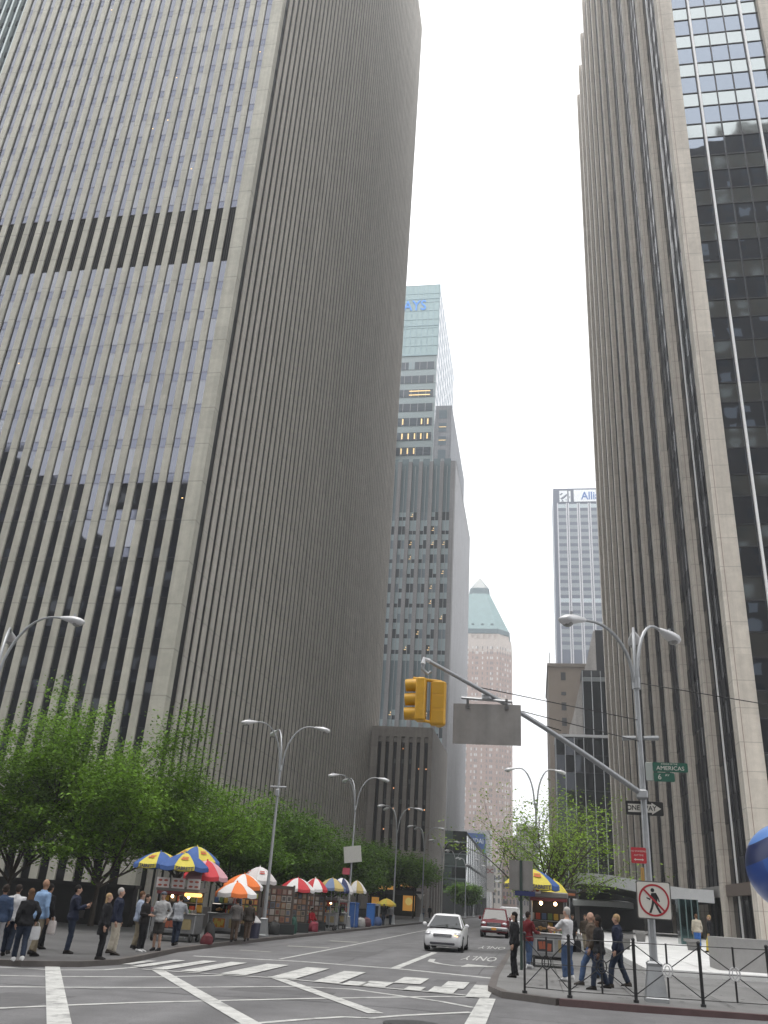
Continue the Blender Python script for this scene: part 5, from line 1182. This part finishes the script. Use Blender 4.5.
umbrella('small yellow umbrella far down the left sidewalk', -12.7, 80.0, 1.95, 1.55, .85, mat('umb_yellow2', (.55, .36, .04), .7), UY, G(-12), None, .2)
umbrella('blue and yellow umbrella over the right food cart', -.10, 31.9, 3.06, 2.58, .92, UY, UB, G(0) + 0, 'SABRETT', 0., logo=RL)
umbrella('plain yellow umbrella behind the right food cart', .72, 35.2, 2.84, 2.42, .50, UY, mat('umb_yellow3', (.58, .46, .05), .7), G(1), None, .2)
def wheel(t, c, r, axis='X', wd=.07):
    d = Vector((1, 0, 0)) if axis == 'X' else Vector((0, 1, 0)); c = Vector(c)
    w_ = MB().tube([c - d * wd / 2, c - d * wd * .35, c + d * wd * .35, c + d * wd / 2], [r * .9, r, r, r * .9], 16).build('tyre', tyrem, t, True, world=False)
    MB().tube([c - d * wd * .56, c + d * wd * .56], r * .55, 12).build('rim', steel, w_, True, world=False)
PS = [mat('snack%d' % k, c, .6) for k, c in enumerate([(.30, .05, .03), (.35, .24, .04), (.05, .09, .18), (.30, .28, .25), (.08, .14, .05)])]
def cart(label, x, y, wd, dp, rz=0., panel=None, roof=True, lamps_=True, h=.95, menu=0, hi=1.75, seed=0):
    rr = random.Random(seed); t = thing('food_cart', label, 'food cart', (x, y, G(x)), R(rz))
    MB().bbox((0, 0, .30 + (h - .30) / 2), (wd, dp, h - .30), .02).build('cabinet', steel, t, world=False)
    MB().bbox((0, -.02, h + .02), (wd + .08, dp + .12, .05), .012).build('counter', steel, t, world=False)
    MB().bbox((0, 0, .26), (wd * .9, dp * .85, .10), .02).build('chassis', cartd, t, world=False)
    for sx in (-1, 1):
        wheel(t, (sx * (wd / 2 - .12), -dp / 2 + .05, .17), .17); wheel(t, (sx * (wd / 2 - .12), dp / 2 - .05, .17), .17)
    if panel:
        f = MB().bbox((-.12 * wd, -dp / 2 - .02, .62), (wd * .48, .03, .44), .01).build('picture_panel', mat('panel_frame', (.35, .35, .35), .5), t, world=False)
        MB().box(-.12 * wd - wd * .20, -dp / 2 - .042, .45, -.12 * wd + wd * .20, -dp / 2 - .037, .79).build('picture', panel[0], f, world=False)
        b = MB(); 
        for q in range(3): a = rr.uniform(-.3, .3); b.cbox((-.12 * wd + (q - 1) * wd * .11, -dp / 2 - .046, .62 + rr.uniform(-.05, .05)), (wd * .10, .004, .22), rot=Matrix.Rotation(a, 3, 'Y'))
        b.build('food_print', panel[1], f, world=False)
        MB().box(wd * .22, -dp / 2 - .03, .45, wd * .42, -dp / 2 - .02, .80).build('price_card', mat('price_card', (.30, .24, .12), .6), t, world=False)
    for sx in (-1, 1):
        for sy in (-1, 1): MB().tube([(sx * wd * .46, sy * dp * .42, h), (sx * wd * .46, sy * dp * .42, hi)], .018, 6).build('post', steel, t, world=False)
    if roof:
        MB().bbox((0, 0, hi + .08), (wd * 1.02, dp * 1.0, .18), .03).build('canopy_box', mat('canopy_grey', (.16, .15, .14), .5), t, world=False)
        MB().bbox((0, -dp * .45, hi - .06), (wd * .96, .08, .12), .02).build('sign_strip', mat('strip_red', (.16, .03, .03), .5), t, world=False)
    # things that belong to the cart: trays, glass box
    MB().bbox((-.25 * wd, .0, h + .22), (wd * .42, dp * .6, .34), .02).build('glass_case', glass('case_glass', (.12, .11, .10), .1), t, world=False)
    b = MB(); [b.ell((-.25 * wd + rr.uniform(-.15, .15) * wd, -dp * .31, h + .12 + .09 * rr.random()), (.05, .03, .04), 6, 4) for _ in range(7)]; o = b.build('pretzel_pile', mat('pretzel', (.30, .16, .05), .7), t, world=False); o['kind'] = 'stuff'
    MB().bbox((.22 * wd, -.05, h + .10), (wd * .32, dp * .5, .12), .01).build('tray', steel, t, world=False)
    for q in range(4): MB().tube([(.05 * wd + q * .09 * wd, -dp * .38, h + .04), (.05 * wd + q * .09 * wd, -dp * .38, h + .16), (.05 * wd + q * .09 * wd, -dp * .38, h + .20)], [.028, .028, .01], 8).build('bottle', [mat('ketchup', (.45, .03, .02), .4), mat('mustard', (.6, .42, .03), .4), mat('bottle_w', (.5, .5, .48), .4), mat('bottle_g', (.1, .2, .08), .4)][q], t, True, world=False)
    MB().box(-wd * .46, dp * .40, h + .03, wd * .46, dp * .43, hi).build('back_panel', cartd, t, world=False)
    for q in range(6):
        MB().bbox((-wd * .40 + q * wd * .16, dp * .30, h + .16 + .05 * (q % 2)), (wd * .13, .10, .26), .01).build('snack_box', PS[(q + seed) % 5], t, world=False)
        MB().bbox((-wd * .40 + q * wd * .16, dp * .33, h + .52), (wd * .12, .08, .2), .01).build('snack_box', PS[(q * 2 + seed) % 5], t, world=False)
    MB().box(-wd * .46, dp * .20, h + .38, wd * .46, dp * .40, h + .40).build('shelf', steel, t, world=False)
    if lamps_:
        for q, sx in enumerate((-.18, .20)):
            MB().tube([(sx * wd, -.1, hi), (sx * wd, -.1, hi - .12)], .012, 5).build('lamp_cord', cartd, t, world=False)
            MB().ell((sx * wd, -.1, hi - .18), (.055, .055, .06), 8, 6).build('heat_bulb', bulb, t, True, world=False)
    for q in range(menu):
        f = MB().bbox((-.36 * wd + q * .36 * wd, -dp * .52, hi + .28), (wd * .30, .02, .36), .005).build('menu_board', mat('menu_white', (.55, .5, .48), .6), t, world=False)
        for i in range(2):
            for j in range(2): MB().ell((-.36 * wd + q * .36 * wd + (i - .5) * .13 * wd, -dp * .52 - .014, hi + .19 + .17 * j), (.05 * wd, .006, .04), 8, 4).build('menu_picture', mat('menu_food', (.36, .09, .06), .7), f, world=False)
    return t
FP = (mat('flyer_orange', (.55, .17, .02), .6), mat('flyer_yellow', (.6, .45, .08), .6)); FD = (mat('flyer_dark', (.03, .03, .035), .6), mat('flyer_meat', (.30, .08, .04), .6))
cart('steel food cart with glowing heat lamps under the first blue umbrellas', -13.35, 33.9, 1.7, .95, 2, FD, menu=3, seed=1, hi=1.72)
MB().bbox((-12.75, 33.6, G(-13) + 1.62), (.58, .4, .13), .03).build('glowing_food', warm, thing('lit_food', 'yellow lit food at the first cart, the lamp light put in as its own glow', 'food', (-12.75, 33.6, G(-13) + 1.5)))  # food under the heat lamps; the light on it is put in as emission
cart('small steel cart with orange flyer panel under the orange umbrellas', -12.85, 37.9, 1.25, .85, 8, FP, lamps_=False, seed=2, hi=1.45, roof=False)
cart('steel food cart with dark food picture under the right blue and yellow umbrella', .42, 31.9, 1.25, 1.25, 3, FD, seed=3, hi=2.05, menu=1)
cart('grey metal stall cart under the striped umbrellas in the far group', -12.9, 57.2, 1.5, .9, 3, FP, lamps_=True, seed=4, hi=1.7)
cart('dark little cart farther along under the navy umbrella', -12.95, 60.9, 1.3, .9, 3, FD, lamps_=False, seed=5, hi=1.6)
def rack(label, x, y, wd, h, rz, rows, cols, pal, seed):
    rr = random.Random(seed); t = thing('display_rack', label, 'display rack', (x, y, G(x)), R(rz))
    MB().box(-wd / 2, 0, .05, wd / 2, .06, h).build('back_board', mat('rack_brown', (.075, .055, .045), .8, noise=.15, nscale=5), t, world=False)
    for sx in (-1, 1): MB().box(sx * wd / 2 - .03, -.02, 0, sx * wd / 2 + .03, .10, h + .05).build('upright', mat('rack_post', (.10, .08, .07), .7), t, world=False)
    for r_ in range(rows):
        for c_ in range(cols):
            x0 = -wd / 2 + .08 + (wd - .16) * c_ / cols; z0 = .55 + (h - .65) * r_ / rows; w_ = (wd - .16) / cols * .84; hh = (h - .65) / rows * .84
            f = MB().box(x0, -.03, z0, x0 + w_, -.003, z0 + hh).build('framed_picture', pal[rr.randrange(len(pal))], t, world=False)
            MB().box(x0 + w_ * .15, -.036, z0 + hh * .15, x0 + w_ * .85, -.0305, z0 + hh * .85).build('print', pal[rr.randrange(len(pal))], f, world=False)
    MB().box(-wd / 2, -.5, .0, wd / 2, -.02, .48).build('table_skirt', mat('skirt_dark', (.02, .022, .022), .8), t, world=False)
    return t
PA = [mat('pic%d' % k, c, .7) for k, c in enumerate([(.20, .14, .11), (.15, .06, .045), (.30, .27, .24), (.07, .06, .055), (.22, .18, .13), (.09, .10, .13), (.25, .13, .07)])]
PF = [mat('fru%d' % k, c, .7) for k, c in enumerate([(.42, .22, .06), (.36, .30, .08), (.15, .22, .06), (.30, .08, .05), (.10, .06, .04)])]
rack('brown snack shelf with colourful packets behind the cooler', -12.95, 41.4, .95, 1.95, 30, 5, 4, PF, 1)
rack('tall brown display wall of small pictures beside the first lamp post', -12.95, 46.3, 1.6, 2.25, 35, 5, 5, PA, 2)
rack('second brown picture display behind the red and white umbrella', -13.2, 50.2, 1.7, 2.1, 35, 5, 6, PA, 3)
rack('third picture display wall behind the seated vendor', -13.4, 55.6, 1.6, 2.0, 30, 5, 5, PA, 4)
def cooler(label, x, y, r, h, bm_, lm):
    t = thing('cooler', label, 'cooler', (x, y, G(x))); MB().tube([(0, 0, 0), (0, 0, h)], [r * .9, r], 14).build('tub', bm_, t, True, world=False); MB().tube([(0, 0, h), (0, 0, h + .05), (0, 0, h + .24), (0, 0, h + .28)], [r * 1.05, r * 1.05, r * .3, r * .12], 14).build('lid', lm, t, True, world=False)
cooler('dark round cooler with pointed white lid left of the lamp post', -12.25, 40.3, .26, .62, mat('cooler_navy', (.03, .03, .06), .5), UW)
def softbag(label, x, y, d, m, cat='bag', name='goods_bag'):
    d = (d[0] * .82, d[1] * .82, d[2] * .72); rl = random.Random(len(label))
    t = thing(name, label, cat, (x, y, G(x)), rl.uniform(0, 3)); MB().loft([[Vector((d[0] / 2 * k * math.cos(a), d[1] / 2 * k * math.sin(a), z * d[2])) * (1 + rl.uniform(-.10, .10)) for a in [2 * math.pi * q / 10 for q in range(10)]] for k, z in ((.95, 0), (1.1, .2), (1.02, .55), (.9, .8), (.55, .96), (.3, 1.))]).build('sack', m, t, True, world=False)
    MB().tube([(-.1, 0, d[2] * .95), (-.06, 0, d[2] * 1.12), (.06, 0, d[2] * 1.12), (.1, 0, d[2] * .95)], .015, 5).build('handle', m, t, True, world=False)
softbag('dark red bag on the kerb right of the first cart', -11.95, 33.5, (.6, .5, .48), mat('bag_red', (.11, .012, .018), .7))
softbag('black tall sack behind the dark red bag', -12.2, 34.4, (.5, .5, .95), mat('bag_black', (.02, .02, .02), .7))
softbag('dark red tub of goods in front of the picture display', -12.35, 46.6, (.55, .5, .55), mat('bag_darkred', (.07, .01, .016), .7))
softbag('green sack beside the dark red tub', -12.55, 48.2, (.5, .5, 1.1), mat('bag_green', (.012, .06, .042), .7))
softbag('black sack pile below the picture display', -12.75, 45.3, (.8, .6, .8), mat('bag_black', (.02, .02, .02), .7))
softbag('pink red bundle at the seated vendor', -12.5, 52.6, (.7, .6, .7), mat('bag_pink', (.22, .025, .045), .7))
for k, (x, y, m_, lab_) in enumerate(((-12.9, 66.5, mat('goods_blue', (.04, .12, .36), .6), 'blue upright goods bin just right of the second lamp post'), (-12.9, 73.5, mat('goods_blue2', (.04, .16, .48), .6), 'brighter blue goods bin, second of the two'))):
    t = thing('goods_bin', lab_, 'bin', (x, y, G(x))); MB().bbox((0, 0, .78), (.62, .6, 1.55), .04).build('bin_body', m_, t, world=False); MB().bbox((0, 0, 1.58), (.68, .66, .08), .03).build('bin_lid', m_, t, world=False)
for k, (x, y, c, lab_) in enumerate(((-12.7, 68.2, (.34, .33, .32), 'low pale crate of goods between the blue bins'), (-12.6, 70.2, (.12, .05, .06), 'dark maroon heap of goods between the blue bins'), (-12.6, 75.3, (.06, .10, .22), 'dark blue heap of goods before the far pedestrians'))):
    softbag(lab_, x, y, (.9, .8, .85), mat('heap%d' % k, c, .7), 'goods', 'goods_heap')
t = thing('shop_fridge', 'grey upright glass fridge behind the dark blue goods', 'fridge', (-13.1, 77.2, G(-13))); MB().bbox((0, 0, .8), (.6, .6, 1.6), .03).build('cabinet', mat('fridge_grey', (.3, .3, .31), .4), t, world=False); MB().box(-.24, -.32, .3, .24, -.305, 1.45).build('door', glass('fridge_glass', (.2, .22, .24), .1), t, world=False)
# small white truck parts hidden; hot dog sign at the right
t = thing('lit_sign', 'small dark shop sign with red band beyond the plain yellow umbrella', 'sign', (1.25, 36, G(1) + 2.0)); MB().bbox((0, 0, .28), (.62, .12, .30), .02).build('sign_box', cartd, t, world=False); MB().box(-.26, -.07, .22, .26, -.062, .30).build('band', mat('band_orange', (.35, .12, .05), .5), t, world=False); MB().tube([(0, 0.1, -2.0), (0, .1, .3)], .03, 6).build('post', cartd, t, world=False)
# ================================================================== vehicles
def vehicle(label, cat, x, y, paint_m, Lh, W, hood, roofh, group=None, suv=False, blink=False, rz=0., plate=None, chrome=False, name='parked_car', lower=None, zr=0., cabcol=None):
    """front faces -Y"""
    t = thing(name, label, cat, (x, y, gz(x)), R(rz), group); hw_ = W / 2; L2 = Lh / 2; b = MB(); zb = .30 if suv else .2
    belt = hood + (.04 if suv else .12)
    st = [(-L2, .80, zb + .16, hood * .72), (-L2 + .07, .90, zb + .04, hood * .84), (-L2 + .35, .97, zb, hood * .95), (-L2 + 1.0, 1., zb - .02, hood), (-.25 * Lh + .25, 1., zb - .02, hood + .03), (0, 1., zb - .02, belt), (L2 - .9, 1., zb - .02, belt + .02), (L2 - .25, .97, zb + .02, belt), (L2 - .03, .92, zb + .1, belt - .08), (L2, .82, zb + .2, belt - .2)]
    rings = []
    for yy, k, z0_, z1_ in st:
        w_ = hw_ * k; zm = z0_ + (z1_ - z0_) * .55
        hal = [(w_ * .90, z0_), (w_ * .985, z0_ + .10), (w_, zm), (w_ * .975, z1_ - .10), (w_ * .90, z1_ - .02), (w_ * .55, z1_ + .015), (0, z1_ + .025)]
        rings.append([(a, yy, c_) for a, c_ in hal] + [(-a, yy, c_) for a, c_ in reversed(hal[:-1])])
    b.loft(rings); body = b.build('body', paint_m, t, True, world=False)
    ya, yb, yc, yd = (-L2 + 1.15, -L2 + 1.85, L2 - .75, L2 - .1) if suv else (-L2 + 1.0, -L2 + 1.95, L2 - 1.35, L2 - .45)
    lw, uw = hw_ * .90, hw_ * (.74 if suv else .64)
    gl = mat('car_glass', (.02, .022, .024), .06, spec=.35)
    MB().loft([[(-lw, ya, belt - .06), (lw, ya, belt - .06), (lw * .98, ya + .01, belt - .05), (-lw * .98, ya + .01, belt - .05)],
               [(-uw, yb, roofh - .06), (uw, yb, roofh - .06), (uw, yb, roofh - .055), (-uw, yb, roofh - .055)]]) if False else None
    g_ = MB(); lo = [(-lw, ya, belt - .05), (lw, ya, belt - .05), (lw, yd, belt - .05), (-lw, yd, belt - .05)]; hi = [(-uw, yb, roofh - .05), (uw, yb, roofh - .05), (uw, yc, roofh - .05), (-uw, yc, roofh - .05)]
    g_.loft([lo, hi]); g_.build('windows', gl, t, world=False)
    rf = MB(); rf.loft([[(p[0] * 1.02, p[1] + (.02 if p[1] > 0 else -.03), roofh - .065) for p in hi], [(p[0] * .98, p[1], roofh - .015) for p in hi], [(p[0] * .7, p[1] * .85, roofh + .01) for p in hi]]); rf.build('roof', paint_m, t, True, world=False)
    for sx in (-1, 1):
        MB().tube([(sx * lw * 1.005, ya - .01, belt - .05), (sx * uw * 1.005, yb - .01, roofh - .05)], .035, 6).build('pillar', paint_m, t, True, world=False)
        MB().tube([(sx * lw * 1.005, (ya + yd) / 2, belt - .05), (sx * uw * 1.01, (yb + yc) / 2, roofh - .05)], .03, 6).build('pillar', paint_m, t, True, world=False)
        m_ = MB().ell((sx * (hw_ + .10), ya + .38, belt + .05), (.10, .07, .075 if not suv else .11), 10, 6).build('mirror', paint_m, t, True, world=False)
        h_ = MB().ell((sx * hw_ * .74, -L2 + .15, hood * .80), (hw_ * .20, .16, .085 if not suv else .10), 12, 7); h_.build('headlight', mat('headlight', (.62, .62, .64), .15, .2), t, True, world=False)
        for yy in (-L2 + .82, L2 - .85):
            c_ = Vector((sx * (hw_ - .10), yy, .33 if not suv else .37)); r_ = .325 if not suv else .37; d = Vector((1, 0, 0))
            w_ = MB().tube([c_ - d * .11, c_ - d * .08, c_ + d * .08, c_ + d * .115], [r_ * .92, r_, r_, r_ * .9], 20).build('wheel', tyrem, t, True, world=False)
            MB().tube([c_ - d * .12, c_ + d * .122], r_ * .62, 16).build('rim', mat('alloy', (.45, .45, .46), .3, .7), w_, True, world=False)
    if blink: MB().ell((-hw_ * .70 * -1, -L2 + .06, hood * .76), (.10, .05, .07), 8, 6).build('indicator', mat('amber', (1., .42, .12), emis=5.), t, True, world=False)
    gm = mat('grille_dark', (.06, .06, .07), .4, .3); ch = mat('chrome', (.62, .62, .63), .15, .9)
    gz_ = hood * .74; 
    gr = MB().bbox((0, -L2 + .03, gz_), (hw_ * (.95 if not suv else 1.05), .10, .13 if not suv else .24), .02).build('grille', gm, t, world=False)
    for q in range(3): MB().box(-hw_ * .46, -L2 - .03, gz_ - .05 + .05 * q * (1.6 if suv else 1), hw_ * .46, -L2 - .018, gz_ - .035 + .05 * q * (1.6 if suv else 1)).build('grille_bar', ch, gr, world=False)
    if suv:
        MB().bbox((0, -L2 + .02, .55), (W * .98, .22, .24), .06).build('bumper', mat('bumper_silver', (.30, .30, .31), .4, .3), t, world=False)
        MB().box(-hw_ * .6, -L2 - .095, .47, hw_ * .6, -L2 - .088, .52).build('bumper_slot', gm, t, world=False)
    else:
        MB().bbox((0, -L2 + .04, .34), (hw_ * 1.3, .10, .11), .03).build('lower_intake', gm, t, world=False)
    if plate: MB().bbox((0, -L2 - (.10 if suv else .03), .55 if suv else .46), (.32, .02, .16), .006).build('number_plate', plate, t, world=False)
    wp = MB(); wp.tube([(-.4, ya - .0, belt - .02), (.15, ya + .12, belt + .07)], .012, 4); wp.build('wiper', tyrem, t, world=False)
    return t
pw = mat('paint_white', (.70, .70, .71), .25, spec=.6); pm = mat('paint_maroon', (.13, .010, .016), .5, spec=.3); psv = mat('paint_silver', (.45, .46, .47), .3, .4); py_ = mat('paint_yellow', (.6, .36, .02), .3)
vehicle('white small sedan with its amber indicator lit, coming down the middle lane', 'car', -3.9, 42.4, pw, 4.4, 1.66, .86, 1.45, blink=True, name='white_car')
vehicle('maroon sport utility vehicle with silver bumper and orange plate in the right lane', 'car', -2.72, 65.8, pm, 4.8, 1.86, 1.08, 1.78, suv=True, plate=mat('plate_orange', (.62, .28, .03), .5), name='utility_vehicle')
vehicle('silver van following behind the maroon vehicle', 'van', -1.95, 74.5, psv, 4.9, 1.9, 1.15, 1.95, suv=True, name='silver_van')
vehicle('white car far down the right lane', 'car', -2.6, 104, pw, 4.5, 1.75, .9, 1.5, name='far_car')
vehicle('yellow cab far down the left lane', 'car', -6.2, 150, py_, 4.6, 1.8, .9, 1.5, name='far_car')
vehicle('silver car farthest down the street', 'car', -2.8, 165, psv, 4.5, 1.8, .95, 1.55, name='far_car')
vehicle('red car behind the white one, far down the street', 'car', -2.5, 128, mat('paint_red', (.35, .02, .02), .3), 4.5, 1.75, .9, 1.5, name='far_car')
# ------------------------------------------------------------------ air
hz = MB().box(-560, -320, -3, 560, 1360, 262).build('haze', None) if False else None
hm = bpy.data.materials.new('haze_air'); hm.use_nodes = True; ht = hm.node_tree
for n_ in list(ht.nodes):
    if n_.type == 'BSDF_PRINCIPLED': ht.nodes.remove(n_)
pv = ht.nodes.new('ShaderNodeVolumePrincipled'); pv.inputs['Color'].default_value = (.93, .965, 1., 1); pv.inputs['Density'].default_value = .0006; pv.inputs['Anisotropy'].default_value = .2
ht.links.new(pv.outputs[0], ht.nodes['Material Output'].inputs['Volume'])
hz = MB().box(-560, -320, -3, 560, 1360, 262).build('haze', hm); hz['kind'] = 'stuff'
